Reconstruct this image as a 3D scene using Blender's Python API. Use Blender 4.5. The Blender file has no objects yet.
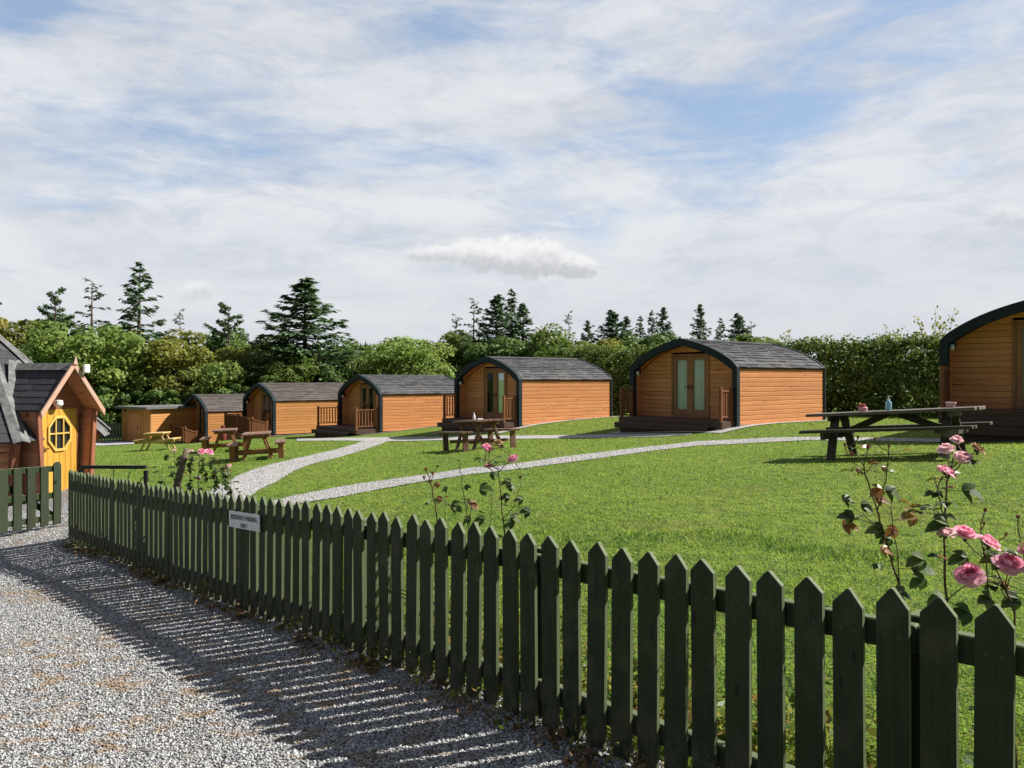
import bpy, bmesh, math, random
import numpy as np
from mathutils import Vector, Matrix, noise as mnoise

S = bpy.context.scene
COL = S.collection
F, CX, HY = 780.0, 512.0, 379.0          # focal length and principal row used while measuring the place
R = math.radians
rng = np.random.default_rng(7)
random.seed(7)

# ---------------------------------------------------------------- helpers
def P(px, py, D):
    return Vector(((px - CX) / F * D, D, (HY - py) / F * D))

class MB:
    """collects faces, built into ONE mesh object"""
    def __init__(s): s.v, s.f, s.r = [], [], []
    def add(s, vs, fs, r=None):
        o = len(s.v); r = random.random() if r is None else r
        s.v += [tuple(v) for v in vs]; s.r += [r] * len(vs)
        s.f += [tuple(o + i for i in f) for f in fs]
    def box(s, c, d, M=None, r=None):
        x, y, z = d[0] / 2, d[1] / 2, d[2] / 2
        vs = [Vector((sx * x, sy * y, sz * z)) for sz in (-1, 1) for sx, sy in ((-1, -1), (1, -1), (1, 1), (-1, 1))]
        if M is not None: vs = [M @ v for v in vs]
        c = Vector(c)
        s.add([v + c for v in vs], [(3, 2, 1, 0), (4, 5, 6, 7), (0, 1, 5, 4), (1, 2, 6, 5), (2, 3, 7, 6), (3, 0, 4, 7)], r)
    def bar(s, a, b, w, h, up=(0, 0, 1), r=None):
        a, b = Vector(a), Vector(b); d = b - a; x = d.normalized()
        y = Vector(up).cross(x)
        if y.length < 1e-4: y = Vector((0, 1, 0)).cross(x)
        y.normalize(); z = x.cross(y)
        M = Matrix((x, y, z)).transposed()
        s.box((a + b) / 2, (d.length, w, h), M, r)
    def prism(s, poly, n, r=None):
        """poly: list of points (one planar face), extruded by vector n"""
        k = len(poly); n = Vector(n); a = [Vector(p) for p in poly]
        s.add(a + [p + n for p in a], [tuple(range(k))[::-1], tuple(range(k, 2 * k))] +
              [(i, (i + 1) % k, k + (i + 1) % k, k + i) for i in range(k)], r)
    def tube(s, pts, rad, n=6, r=None):
        pts = [Vector(p) for p in pts]; vs = []; k = len(pts)
        if not hasattr(rad, '__len__'): rad = [rad] * k
        for i, p in enumerate(pts):
            t = (pts[min(i + 1, k - 1)] - pts[max(i - 1, 0)]).normalized()
            u = t.cross(Vector((0.31, 0.2, 1)) if abs(t.z) < .95 else Vector((1, 0.1, 0))).normalized(); w = t.cross(u)
            for j in range(n):
                a = 2 * math.pi * j / n
                vs.append(p + (u * math.cos(a) + w * math.sin(a)) * rad[i])
        fs = [(i * n + j, i * n + (j + 1) % n, (i + 1) * n + (j + 1) % n, (i + 1) * n + j) for i in range(k - 1) for j in range(n)]
        fs += [tuple(range(n))[::-1], tuple(range((k - 1) * n, k * n))]
        s.add(vs, fs, r)
    def lathe(s, prof, c=(0, 0, 0), n=16, r=None):
        c = Vector(c); vs = []; k = len(prof)
        for (q, z) in prof:
            for j in range(n):
                a = 2 * math.pi * j / n; vs.append(c + Vector((q * math.cos(a), q * math.sin(a), z)))
        fs = [(i * n + j, i * n + (j + 1) % n, (i + 1) * n + (j + 1) % n, (i + 1) * n + j) for i in range(k - 1) for j in range(n)]
        fs += [tuple(range(n))[::-1], tuple(range((k - 1) * n, k * n))]
        s.add(vs, fs, r)
    def build(s, name, mat, parent=None, bevel=0, smooth=False):
        me = bpy.data.meshes.new(name); me.from_pydata(s.v, [], s.f); me.update()
        bm = bmesh.new(); bm.from_mesh(me); bmesh.ops.recalc_face_normals(bm, faces=bm.faces); bm.to_mesh(me); bm.free()
        at = me.attributes.new('rnd', 'FLOAT', 'POINT'); at.data.foreach_set('value', s.r)
        return link(name, me, mat, parent, bevel, smooth)

def link(name, me, mat, parent=None, bevel=0, smooth=False):
    if mat: me.materials.append(mat)
    if smooth: me.polygons.foreach_set('use_smooth', [True] * len(me.polygons))
    o = bpy.data.objects.new(name, me); COL.objects.link(o); o.parent = parent
    if bevel:
        m = o.modifiers.new('bevel', 'BEVEL'); m.width = bevel; m.segments = 1; m.limit_method = 'ANGLE'
    return o

def mesh_np(name, V, Fc, mat, rnd=None, parent=None, smooth=False):
    """V (N,3), Fc (M,k)"""
    V = np.asarray(V, dtype=np.float32); Fc = np.asarray(Fc, dtype=np.int32)
    me = bpy.data.meshes.new(name); M, k = Fc.shape
    me.vertices.add(len(V)); me.vertices.foreach_set('co', V.ravel())
    me.loops.add(M * k); me.loops.foreach_set('vertex_index', Fc.ravel())
    me.polygons.add(M); me.polygons.foreach_set('loop_start', np.arange(0, M * k, k, dtype=np.int32))
    me.polygons.foreach_set('loop_total', np.full(M, k, dtype=np.int32))
    me.update(calc_edges=True)
    if rnd is not None:
        at = me.attributes.new('rnd', 'FLOAT', 'POINT'); at.data.foreach_set('value', np.asarray(rnd, dtype=np.float32))
    return link(name, me, mat, parent, 0, smooth)

def tag(o, label=None, cat=None, group=None, kind=None):
    if label: o['label'] = label
    if cat: o['category'] = cat
    if group: o['group'] = group
    if kind: o['kind'] = kind
    return o

def empty(name, loc, rz=0, label=None, cat=None, group=None):
    o = bpy.data.objects.new(name, None); COL.objects.link(o)
    o.location = loc; o.rotation_euler = (0, 0, rz); o.empty_display_size = .2
    return tag(o, label, cat, group)

def copy_tree(o, parent=None):
    c = o.copy(); COL.objects.link(c); c.parent = parent
    for ch in o.children: copy_tree(ch, c)
    return c

# ---------------------------------------------------------------- materials
class NT:
    def __init__(s, name, kind='mat'):
        if kind == 'mat':
            s.m = bpy.data.materials.new(name); s.m.use_nodes = True; s.t = s.m.node_tree
        else:
            s.m = kind; s.t = kind.node_tree
        s.t.nodes.clear()
    def n(s, typ, props=None, **ins):
        nd = s.t.nodes.new(typ)
        for k, v in (props or {}).items(): setattr(nd, k, v)
        for k, v in ins.items():
            key = int(k[1:]) if k[0] == 'i' and k[1:].isdigit() else k.replace('_', ' ')
            sk = nd.inputs[key]
            if isinstance(v, bpy.types.NodeSocket): s.t.links.new(v, sk)
            else: sk.default_value = v
        return nd
    def math(s, op, a, b=0.0, c=0.0, clamp=False):
        return s.n('ShaderNodeMath', dict(operation=op, use_clamp=clamp), i0=a, i1=b, i2=c).outputs[0]
    def mix(s, f, a, b, bt='MIX'):
        nd = s.t.nodes.new('ShaderNodeMix'); nd.data_type = 'RGBA'; nd.blend_type = bt
        for i, v in ((0, f), (6, a), (7, b)):
            if isinstance(v, bpy.types.NodeSocket): s.t.links.new(v, nd.inputs[i])
            else: nd.inputs[i].default_value = (v if i == 0 else (*v, 1))
        return nd.outputs[2]
    def noise(s, vec, scale, detail=3, rough=.55, dist=0.0):
        return s.n('ShaderNodeTexNoise', None, Vector=vec, Scale=scale, Detail=detail, Roughness=rough, Distortion=dist).outputs['Fac']
    def ramp(s, f, stops):
        nd = s.n('ShaderNodeValToRGB', None, Fac=f); e = nd.color_ramp.elements
        while len(e) < len(stops): e.new(.5)
        for k, (p, c) in enumerate(stops): e[k].position = p; e[k].color = (*c, 1) if hasattr(c, '__len__') else (c, c, c, 1)
        return nd.outputs[0]
    def obj(s): return s.n('ShaderNodeTexCoord').outputs['Object']
    def attr(s, name='rnd'): return s.n('ShaderNodeAttribute', dict(attribute_name=name)).outputs['Fac']
    def smooth(s, x, a, b):
        return s.n('ShaderNodeMapRange', dict(interpolation_type='SMOOTHSTEP'), Value=x, From_Min=a, From_Max=b).outputs[0]
    def scale(s, v, sc):
        return s.n('ShaderNodeMapping', None, Vector=v, Scale=sc).outputs[0]
    def bsdf(s, color, rough=.7, spec=.3, bump=None, bstr=.3, bdist=.01, **kw):
        b = s.n('ShaderNodeBsdfPrincipled', None, Base_Color=color if isinstance(color, bpy.types.NodeSocket) else (*color, 1), Roughness=rough, **kw)
        b.inputs['Specular IOR Level'].default_value = spec
        if bump is not None:
            bp = s.n('ShaderNodeBump', None, Height=bump, Strength=bstr, Distance=bdist)
            s.t.links.new(bp.outputs[0], b.inputs['Normal'])
        return b.outputs[0]
    def out(s, sh, surf='ShaderNodeOutputMaterial'):
        o = s.n(surf); s.t.links.new(sh, o.inputs[0]); return s.m

def m_wood(name, c1, c2, grain=(3, 30, 30), rough=.65, spec=.25, weather=None, knots=True):
    t = NT(name); o = t.obj(); r = t.attr()
    off = t.n('ShaderNodeVectorMath', dict(operation='ADD'), i0=o, i1=t.n('ShaderNodeCombineXYZ', None, X=t.math('MULTIPLY', r, 17.0), Y=t.math('MULTIPLY', r, 5.0)).outputs[0]).outputs[0]
    g = t.noise(t.scale(off, grain), 1.0, 5, .6, .6)
    c = t.mix(t.smooth(g, .3, .7), c1, c2)
    c = t.mix(t.math('MULTIPLY', r, .35), c, tuple(x * .55 for x in c1))
    big = t.noise(off, 1.6, 3)
    c = t.mix(t.math('MULTIPLY', t.smooth(big, .45, .75), .35), c, tuple(x * .6 for x in c2))
    if knots:
        v = t.n('ShaderNodeTexVoronoi', None, Vector=t.scale(off, (grain[0] * .8, grain[1] * .22, grain[2] * .22)), Scale=1.0).outputs['Distance']
        c = t.mix(t.smooth(v, .13, .05), c, tuple(x * .3 for x in c1))
    if weather: c = t.mix(t.math('MULTIPLY', t.smooth(t.noise(off, 4.0, 4), .4, .65), .7), c, weather)
    return t.out(t.bsdf(c, rough, spec, g, .25, .004))

def m_plain(name, col, rough=.6, spec=.3, var=.25, sc=8.0, metallic=0.0, bump=.15):
    t = NT(name); o = t.obj(); g = t.noise(o, sc, 5)
    c = t.mix(t.smooth(g, .3, .7), tuple(x * (1 - var) for x in col), tuple(min(1, x * (1 + var)) for x in col))
    return t.out(t.bsdf(c, rough, spec, g, bump, .004, Metallic=metallic))

def m_leaf(name, cols, trans=.42, rough=.55, spec=.25, vary=.5, glow=True):
    t = NT(name); r = t.attr(); n = len(cols)
    ri = t.n('ShaderNodeObjectInfo').outputs['Random']
    f = t.math('ADD', t.math('MULTIPLY', r, 1 - vary * .4), t.math('MULTIPLY', ri, vary * .4))
    c = t.ramp(f, [(i / max(1, n - 1), x) for i, x in enumerate(cols)])
    b = t.bsdf(c, rough, spec)
    tr = t.n('ShaderNodeBsdfTranslucent', None, Color=t.mix(.5, c, (.10, .14, .01), 'ADD') if glow else c).outputs[0]
    return t.out(t.n('ShaderNodeMixShader', None, Fac=trans, i1=b, i2=tr).outputs[0])

def m_shingle(name, c1, c2, moss=None):
    t = NT(name); o = t.obj(); r = t.attr()
    g = t.noise(o, 40.0, 4); big = t.noise(o, 1.3, 4)
    c = t.mix(r, c1, c2)
    c = t.mix(t.math('MULTIPLY', t.smooth(big, .5, .7), .4), c, moss or tuple(x * 1.5 for x in c2))
    c = t.mix(t.math('MULTIPLY', t.smooth(g, .35, .7), .45), c, tuple(x * .5 for x in c1))
    return t.out(t.bsdf(c, .85, .2, g, .5, .006))

M = {}
M['clad'] = m_wood('orange_stained_cladding', (0.585, 0.223, 0.075), (0.702, 0.309, 0.123), (1.2, 40, 40))
M['clad_front'] = m_wood('front_boards', (0.700, 0.265, 0.098), (0.800, 0.380, 0.175), (30, 2, 40))
M['clad_pale'] = m_wood('paler_cladding', (0.572, 0.242, 0.072), (0.660, 0.319, 0.110), (1.2, 40, 40))
M['brown'] = m_wood('brown_stained_joinery', (.33, .155, .07), (.43, .22, .105), (20, 20, 2), knots=False)
M['brown_rail'] = m_wood('brown_stained_rail', (.20, .075, .03), (.28, .11, .045), (20, 20, 2), knots=False)
M['deck'] = m_wood('dark_decking', (.075, .045, .032), (.115, .072, .05), (25, 2, 25), knots=False)
M['trim'] = m_plain('dark_teal_trim', (.015, .026, .031), .7, .2, .2, 3)
M['slate'] = m_shingle('roof_slates', (.045, .045, .050), (.135, .135, .14), (.16, .15, .13))
M['slate_brown'] = m_shingle('brown_roof_slates', (.075, .062, .058), (.15, .125, .118), (.17, .15, .13))
M['felt'] = m_shingle('felt_shingles', (.050, .050, .056), (.082, .082, .09), (.07, .07, .075))
M['felt_cap'] = m_plain('weathered_felt_cap', (.155, .155, .155), .9, .1, .3, 9)
M['kota'] = m_wood('red_brown_log_wall', (0.448, 0.190, 0.106), (0.560, 0.263, 0.157), (2, 30, 30))
M['kota_dark'] = m_wood('red_brown_post', (.25, .09, .05), (.34, .135, .075), (20, 20, 2))
M['barge'] = m_wood('pinkish_bargeboard', (.46, .25, .17), (.58, .36, .26), (3, 30, 30), weather=(.45, .33, .27))
M['yellow'] = m_wood('yellow_painted_door', (.56, .30, .045), (.64, .36, .06), (40, 40, 2), .45, .35)
M['yellow_frame'] = m_wood('yellow_painted_frame', (.64, .42, .09), (.72, .50, .14), (40, 40, 2), .45, .35, knots=False)
M['black'] = m_plain('black_painted_metal', (.012, .012, .013), .4, .4, .1)
M['metal'] = m_plain('steel', (.45, .45, .45), .3, .5, .1, 8, 1.0)
M['white'] = m_plain('white_plastic', (.75, .76, .77), .35, .4, .05)
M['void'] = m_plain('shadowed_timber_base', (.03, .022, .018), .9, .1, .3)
M['grey_wood'] = m_wood('weathered_table_wood', (.13, .10, .08), (.22, .18, .145), (3, 30, 30), weather=(.20, .185, .165))
M['dark_wood'] = m_wood('dark_table_wood', (.06, .046, .036), (.10, .08, .062), (3, 30, 30))
M['red_wood'] = m_wood('red_brown_table_wood', (.17, .075, .045), (.26, .13, .085), (3, 30, 30), weather=(.22, .16, .13))
M['red_wood_end'] = m_wood('orange_brown_table_leg', (.27, .12, .05), (.36, .17, .07), (20, 20, 3))
M['new_wood'] = m_wood('pale_new_table_wood', (.50, .33, .13), (.60, .42, .19), (3, 30, 30))
M['curtain'] = None; M['glass'] = None

t = NT('pale_curtain'); o = t.obj(); w = t.n('ShaderNodeTexNoise', None, Vector=t.scale(o, (1, 14, .4)), Scale=1.0, Detail=2.0).outputs['Fac']
M['curtain'] = t.out(t.bsdf(t.mix(t.smooth(w, .3, .7), (.74, .80, .74), (.93, .94, .90)), .9, .1, w, .6, .03))
t = NT('window_glass')
gl = t.n('ShaderNodeBsdfGlossy', None, Color=(.9, .95, 1, 1), Roughness=.02).outputs[0]
tp = t.n('ShaderNodeBsdfTransparent', None, Color=(.92, .95, .93, 1)).outputs[0]
fr = t.math('ADD', t.n('ShaderNodeFresnel', None, IOR=1.28).outputs[0], .0, clamp=True)
M['glass'] = t.out(t.n('ShaderNodeMixShader', None, Fac=fr, i1=tp, i2=gl).outputs[0])
t = NT('dark_window_glass'); M['dark_glass'] = t.out(t.bsdf((.02, .022, .025), .05, .6))

# green fence paint: weathered olive/bottle green
t = NT('dark_green_fence_paint'); o = t.obj(); r = t.attr(); ri = t.n('ShaderNodeObjectInfo').outputs['Random']
off = t.n('ShaderNodeVectorMath', dict(operation='ADD'), i0=o, i1=t.n('ShaderNodeCombineXYZ', None, X=t.math('MULTIPLY', ri, 31.0), Z=t.math('MULTIPLY', ri, 13.0)).outputs[0]).outputs[0]
g = t.noise(t.scale(off, (55, 55, 3)), 1.0, 5, .6, .8); b = t.noise(off, 6.0, 4)
c = t.mix(t.smooth(g, .3, .75), (.011, .023, .007), (.024, .041, .013))
c = t.mix(t.math('MULTIPLY', ri, .45), c, (.036, .053, .020))
c = t.mix(t.math('MULTIPLY', t.smooth(b, .50, .70), .6), c, (.060, .064, .036))
kn = t.n('ShaderNodeTexVoronoi', None, Vector=t.scale(off, (14, 14, 4.5)), Scale=1.0).outputs['Distance']
c = t.mix(t.smooth(kn, .16, .08), c, (.009, .012, .008))
so_ = t.n('ShaderNodeSeparateXYZ', None, Vector=o).outputs
ax_ = t.math('SUBTRACT', t.math('ABSOLUTE', so_[0]), .021)
def nail(z):
    dz_ = t.math('SUBTRACT', so_[2], z); return t.math('SQRT', t.math('ADD', t.math('MULTIPLY', ax_, ax_), t.math('MULTIPLY', dz_, dz_)))
nd = t.math('MINIMUM', nail(.735), nail(.158))
c = t.mix(t.math('MULTIPLY', t.smooth(nd, .012, .004), .55), c, (.05, .03, .018)); c = t.mix(t.smooth(nd, .0045, .0035), c, (.07, .068, .062))
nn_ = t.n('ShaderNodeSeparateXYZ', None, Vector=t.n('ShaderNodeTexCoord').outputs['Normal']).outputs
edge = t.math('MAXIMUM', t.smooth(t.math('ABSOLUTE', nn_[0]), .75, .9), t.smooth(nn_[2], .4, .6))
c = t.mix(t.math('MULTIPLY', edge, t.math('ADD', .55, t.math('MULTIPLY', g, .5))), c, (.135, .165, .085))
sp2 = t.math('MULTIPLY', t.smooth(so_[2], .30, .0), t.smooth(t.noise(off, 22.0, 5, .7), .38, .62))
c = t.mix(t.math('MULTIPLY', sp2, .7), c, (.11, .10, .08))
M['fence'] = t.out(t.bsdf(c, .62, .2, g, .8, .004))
M['gate'] = m_wood('olive_green_gate_paint', (0.028, 0.037, 0.020), (0.040, 0.052, 0.028), (40, 40, 3), knots=False)
M['far_fence'] = m_plain('grey_green_far_fence', (.17, .20, .15), .8, .15)
M['sign'] = m_plain('white_sign_board', (.62, .64, .66), .4, .3, .06, 12)
M['ink'] = m_plain('dark_grey_lettering', (.05, .055, .065), .6, .2, .1)

# grass
def grass_col(t, pos, r=None):
    a = t.noise(pos, .35, 4); b = t.noise(pos, 2.3, 4); c3 = t.noise(pos, .9, 3)
    c = t.mix(t.smooth(a, .35, .65), (.215, .345, .048), (.310, .425, .065))
    c = t.mix(t.math('MULTIPLY', t.smooth(b, .5, .75), .6), c, (.125, .225, .028))
    c = t.mix(t.math('MULTIPLY', t.smooth(c3, .53, .72), .65), c, (.32, .31, .08))
    m7 = t.noise(pos, 6.5, 5, .7); m8 = t.noise(pos, 16.0, 3, .6)
    c = t.mix(t.math('MULTIPLY', t.smooth(m7, .45, .62), .82), c, (.095, .195, .030))
    c = t.mix(t.math('MULTIPLY', t.smooth(m8, .55, .70), .45), c, (.38, .38, .09))
    if r is not None:
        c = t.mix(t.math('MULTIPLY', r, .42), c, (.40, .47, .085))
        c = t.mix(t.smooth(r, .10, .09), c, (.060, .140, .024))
        c = t.mix(t.smooth(r, .93, .97), c, (.34, .30, .13))
    return c
t = NT('lawn_ground'); o = t.obj()
fine = t.noise(o, 45.0, 4, .7); mid = t.noise(o, 9.0, 5, .65)
c = grass_col(t, o); c = t.mix(t.smooth(fine, .66, .36), c, (.022, .042, .010)); c = t.mix(t.math('MULTIPLY', t.smooth(mid, .45, .7), .5), c, (.19, .22, .045))
M['lawn'] = t.out(t.bsdf(c, .9, .1, t.math('ADD', fine, t.math('MULTIPLY', mid, 1.5)), .9, .05))
t = NT('grass_blades'); o = t.obj(); r = t.attr(); c = grass_col(t, o, r)
b = t.bsdf(c, .55, .25); tr = t.n('ShaderNodeBsdfTranslucent', None, Color=t.mix(.4, c, (.22, .28, .02), 'ADD')).outputs[0]
M['blade'] = t.out(t.n('ShaderNodeMixShader', None, Fac=.42, i1=b, i2=tr).outputs[0])

# gravel
def stone_col(t, r):
    return t.ramp(r, [(0, (.06, .06, .063)), (.15, (.18, .18, .185)), (.38, (.35, .35, .355)), (.78, (.48, .48, .48)), (1, (.66, .66, .655))])
def rust(t, o, c, amt=1.0):
    dd = t.n('ShaderNodeVectorMath', dict(operation='DISTANCE'), i0=t.scale(o, (1, 1, 0)), i1=(-2.0, 4.1, 0)).outputs['Value']
    a = t.math('ADD', t.noise(o, .8, 3), t.math('SUBTRACT', t.math('MULTIPLY', t.smooth(dd, 1.3, .2), .16), .03)); b = t.noise(t.scale(o, (1, 1.6, 1)), 6.0, 5, .65)
    k = t.math('MULTIPLY', t.smooth(a, .44, .58), t.smooth(b, .50, .63))
    c2 = t.mix(t.noise(o, 9.0, 2), (.25, .13, .055), (.30, .22, .115))
    return t.mix(t.math('MULTIPLY', k, .72 * amt), c, c2)
t = NT('gravel_bed'); o = t.obj()
v = t.n('ShaderNodeTexVoronoi', None, Vector=o, Scale=65.0); v2 = t.n('ShaderNodeTexVoronoi', None, Vector=o, Scale=28.0)
rc = t.n('ShaderNodeSeparateColor', None, Color=v.outputs['Color']).outputs[0]
c = stone_col(t, rc); c = t.mix(t.smooth(v.outputs['Distance'], .45, .7), c, (.08, .075, .07)); c = rust(t, o, c)
hh = t.math('ADD', t.math('MULTIPLY', v.outputs['Distance'], -1.0), t.math('MULTIPLY', v2.outputs['Distance'], -.6))
M['gravel'] = t.out(t.bsdf(c, .85, .2, hh, 1.0, .02))
t = NT('gravel_chips'); o = t.obj(); c = stone_col(t, t.attr()); c = t.mix(t.math('MULTIPLY', t.noise(o, 90.0, 3), .4), c, (.2, .2, .2)); c = rust(t, o, c)
M['chips'] = t.out(t.bsdf(c, .8, .25))
t = NT('path_gravel'); o = t.obj()
v = t.n('ShaderNodeTexVoronoi', None, Vector=o, Scale=30.0); rc = t.n('ShaderNodeSeparateColor', None, Color=v.outputs['Color']).outputs[0]
c = t.mix(rc, (.26, .25, .245), (.46, .45, .44)); c = t.mix(t.math('MULTIPLY', t.smooth(t.noise(o, 1.5, 4), .45, .7), .4), c, (.42, .37, .29))
M['path'] = t.out(t.bsdf(c, .9, .15, v.outputs['Distance'], .7, .03))

M['bark'] = m_plain('bark', (.10, .075, .055), .9, .1, .4, 6, bump=.6)
M['bark_grey'] = m_plain('grey_stem', (.17, .13, .10), .9, .1, .4, 30, bump=.6)
M['leaf_mid'] = m_leaf('mid_green_leaves', [(0.068, 0.120, 0.029), (0.142, 0.205, 0.048), (0.234, 0.276, 0.073)])
M['leaf_bright'] = m_leaf('bright_green_leaves', [(0.100, 0.170, 0.037), (0.198, 0.283, 0.068), (0.340, 0.403, 0.120)])
M['leaf_olive'] = m_leaf('olive_yellow_leaves', [(0.120, 0.142, 0.031), (0.234, 0.241, 0.050), (0.410, 0.319, 0.085)])
M['leaf_dark'] = m_leaf('dark_green_leaves', [(0.044, 0.091, 0.025), (0.085, 0.151, 0.040), (0.144, 0.215, 0.055)], .25)
M['leaf_hedge'] = m_leaf('hedge_leaves', [(0.048, 0.091, 0.020), (0.102, 0.161, 0.035), (0.228, 0.280, 0.072)], .3)
M['needle'] = m_leaf('spruce_needles', [(0.055, 0.104, 0.055), (0.090, 0.158, 0.072), (0.146, 0.219, 0.090)], .12, .6, .2)
M['needle_grey'] = m_leaf('grey_green_needles', [(0.077, 0.098, 0.065), (0.120, 0.143, 0.086), (0.173, 0.185, 0.108)], .15, .6, .2)
M['rose_leaf'] = m_leaf('rose_leaves', [(.022, .050, .012), (.045, .085, .018), (.075, .12, .028), (.11, .14, .035)], .3, .48, .4, .2)
M['rose_leaf_red'] = m_leaf('bronze_rose_leaves', [(.22, .07, .025), (.30, .13, .04), (.20, .15, .05)], .4, .35, .5, .2)
M['rose_stem'] = m_plain('rose_stem', (.10, .055, .035), .6, .3, .5, 20)
M['rose_pink'] = m_leaf('pink_petals', [(.80, .26, .40), (.90, .40, .54), (.93, .60, .68)], .5, .6, .2, .1, glow=False)
M['rose_pale'] = m_leaf('pale_pink_petals', [(.74, .42, .46), (.84, .56, .58), (.88, .70, .68)], .5, .7, .2, .1, glow=False)
M['rose_brown'] = m_leaf('withered_petals', [(.28, .16, .08), (.40, .26, .14), (.52, .36, .22)], .25, .8, .1, .1, glow=False)
M['rose_bud'] = m_leaf('bronze_buds', [(.20, .08, .04), (.30, .13, .07), (.16, .12, .04)], .2, .6, .2, .1, glow=False)
M['weed'] = m_leaf('weeds', [(.22, .12, .04), (.12, .17, .03), (.22, .26, .05), (.38, .31, .08)], .35, .7, .1, .0)
M['dead'] = m_leaf('dead_stalks', [(.10, .055, .03), (.17, .10, .05), (.24, .16, .08)], .15, .8, .1, .0)
M['hill'] = m_plain('far_hill', (.045, .065, .030), .95, .05, .4, .05)

# ---------------------------------------------------------------- fence line (a straight run, 0.135 m between pickets)
FX0, FY0, FDX, FDY, PITCH = 1.365, 2.209, -.6726, .7400, .135
FH = .875
_fn = [-8, 0, 11.1, 17.9, 30.1, 38.2, 51.7, 76.5, 84]
_fz = [-.58, -.640, -.694, -.728, -.8166, -.891, -.9987, -1.144, -1.19]
def fence_xy(n): return FX0 + n * PITCH * FDX, FY0 + n * PITCH * FDY
def fence_top(n): return float(np.interp(n, _fn, _fz))

# ---------------------------------------------------------------- the lie of the land: thin-plate spline through measured spots
ctrl = []
for n in (-8, 0, 6, 11.1, 17.9, 24, 30.1, 38.2, 45, 51.7, 64, 76.5):
    x, y = fence_xy(n); ctrl.append((x, y, fence_top(n) - FH))
    if n >= 0: ctrl.append((x + .5 * .74, y + .5 * .67, fence_top(n) - FH + .05))
def cp(px, py, D):
    p = P(px, py, D); ctrl.append(tuple(p))
for a in ((20, 768, 3.5), (20, 560, 9.2), (860, 458, 13.1), (935, 456, 12.3), (300, 458, 22), (478, 449, 20.2),
          (257, 459, 22.5), (230, 450, 27.5), (155, 450.5, 33), (736, 427, 23.8), (617, 432, 26.8), (717, 434, 22.8), (823, 420.5, 27.1),
          (519, 427, 30.3), (510, 434, 29), (608, 417, 33.6), (440, 437, 31), (381, 433, 37.4), (328, 436, 40.5), (455, 424, 40),
          (274, 436, 41.4), (206, 442.6, 44.7), (130, 443, 45), (62, 497, 14.6), (100, 478, 15), (5, 537, 10.5), (58, 528, 11.2),
          (1000, 442, 17.3), (945, 441, 18.8), (1168, 440, 16), (640, 545, 6.3), (860, 545, 6.6), (800, 500, 9.0), (560, 500, 9.0), (640, 470, 13.5),
          (240, 492, 14), (240, 473, 18), (300, 488, 14), (300, 470, 18), (340, 484, 14), (340, 468, 18), (340, 457, 22), (390, 469, 17), (390, 455, 22), (170, 486, 16), (170, 470, 21)):
    cp(*a)
ctrl += [(-3, 1, -1.68), (-6, 5, -1.98), (-9, 8, -2.2), (-2, -3, -1.62), (4, -1, -1.5), (12, 2, -1.2), (12, 8, -1.15), (20, 12, -1.2), (-14, 14, -2.4), (-25, 20, -2.9),
         (22, 32, -1.35), (32, 40, -1.2), (10, 45, -1.9), (-5, 52, -2.6), (-20, 56, -3.6), (-38, 50, -4.0), (-45, 30, -3.6), (38, 20, -1.0), (0, 70, -2.6), (-30, 75, -3.6), (35, 75, -1.6), (-20, -5, -2.4), (20, -8, -1.2), (0, -14, -1.7)]
ctrl = np.array(ctrl)
def _U(r2): return np.where(r2 > 1e-12, r2 * np.log(np.maximum(r2, 1e-12)) * .5, 0)
_n = len(ctrl); _d2 = ((ctrl[:, None, :2] - ctrl[None, :, :2]) ** 2).sum(-1)
_A = np.zeros((_n + 3, _n + 3)); _A[:_n, :_n] = _U(_d2) + np.eye(_n) * .12
_A[:_n, _n] = 1; _A[:_n, _n + 1:] = ctrl[:, :2]; _A[_n, :_n] = 1; _A[_n + 1:, :_n] = ctrl[:, :2].T
_W = np.linalg.solve(_A, np.r_[ctrl[:, 2], 0, 0, 0])
def gz(x, y):
    x = np.asarray(x, float); y = np.asarray(y, float); sh = x.shape; x = x.ravel(); y = y.ravel(); out = np.empty(len(x))
    for i in range(0, len(x), 20000):
        a, b = x[i:i + 20000], y[i:i + 20000]
        r2 = (a[:, None] - ctrl[None, :, 0]) ** 2 + (b[:, None] - ctrl[None, :, 1]) ** 2
        out[i:i + 20000] = _U(r2) @ _W[:_n] + _W[_n] + a * _W[_n + 1] + b * _W[_n + 2]
    rad = np.hypot(x, y - 20); k = np.clip((rad - 55) / 30, 0, 1); k = k * k * (3 - 2 * k)
    return (np.clip(out, -5, -.6) * (1 - k) + (-2.6) * k).reshape(sh)
def g1(x, y): return float(gz([x], [y])[0])
def hit(px, py):
    D = np.arange(2.5, 60, .03); zz = gz((px - CX) / F * D, D); ray = (HY - py) / F * D
    i = np.argmax(ray < zz) if (ray < zz).any() else len(D) - 1
    return ((px - CX) / F * D[i], D[i])

def inpoly(x, y, poly):
    r = np.zeros(len(x), bool); n = len(poly)
    for i in range(n):
        x1, y1 = poly[i]; x2, y2 = poly[(i + 1) % n]
        c = ((y1 > y) != (y2 > y)); r ^= c & (x < (x2 - x1) * (y - y1) / ((y2 - y1) or 1e-9) + x1)
    return r

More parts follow.
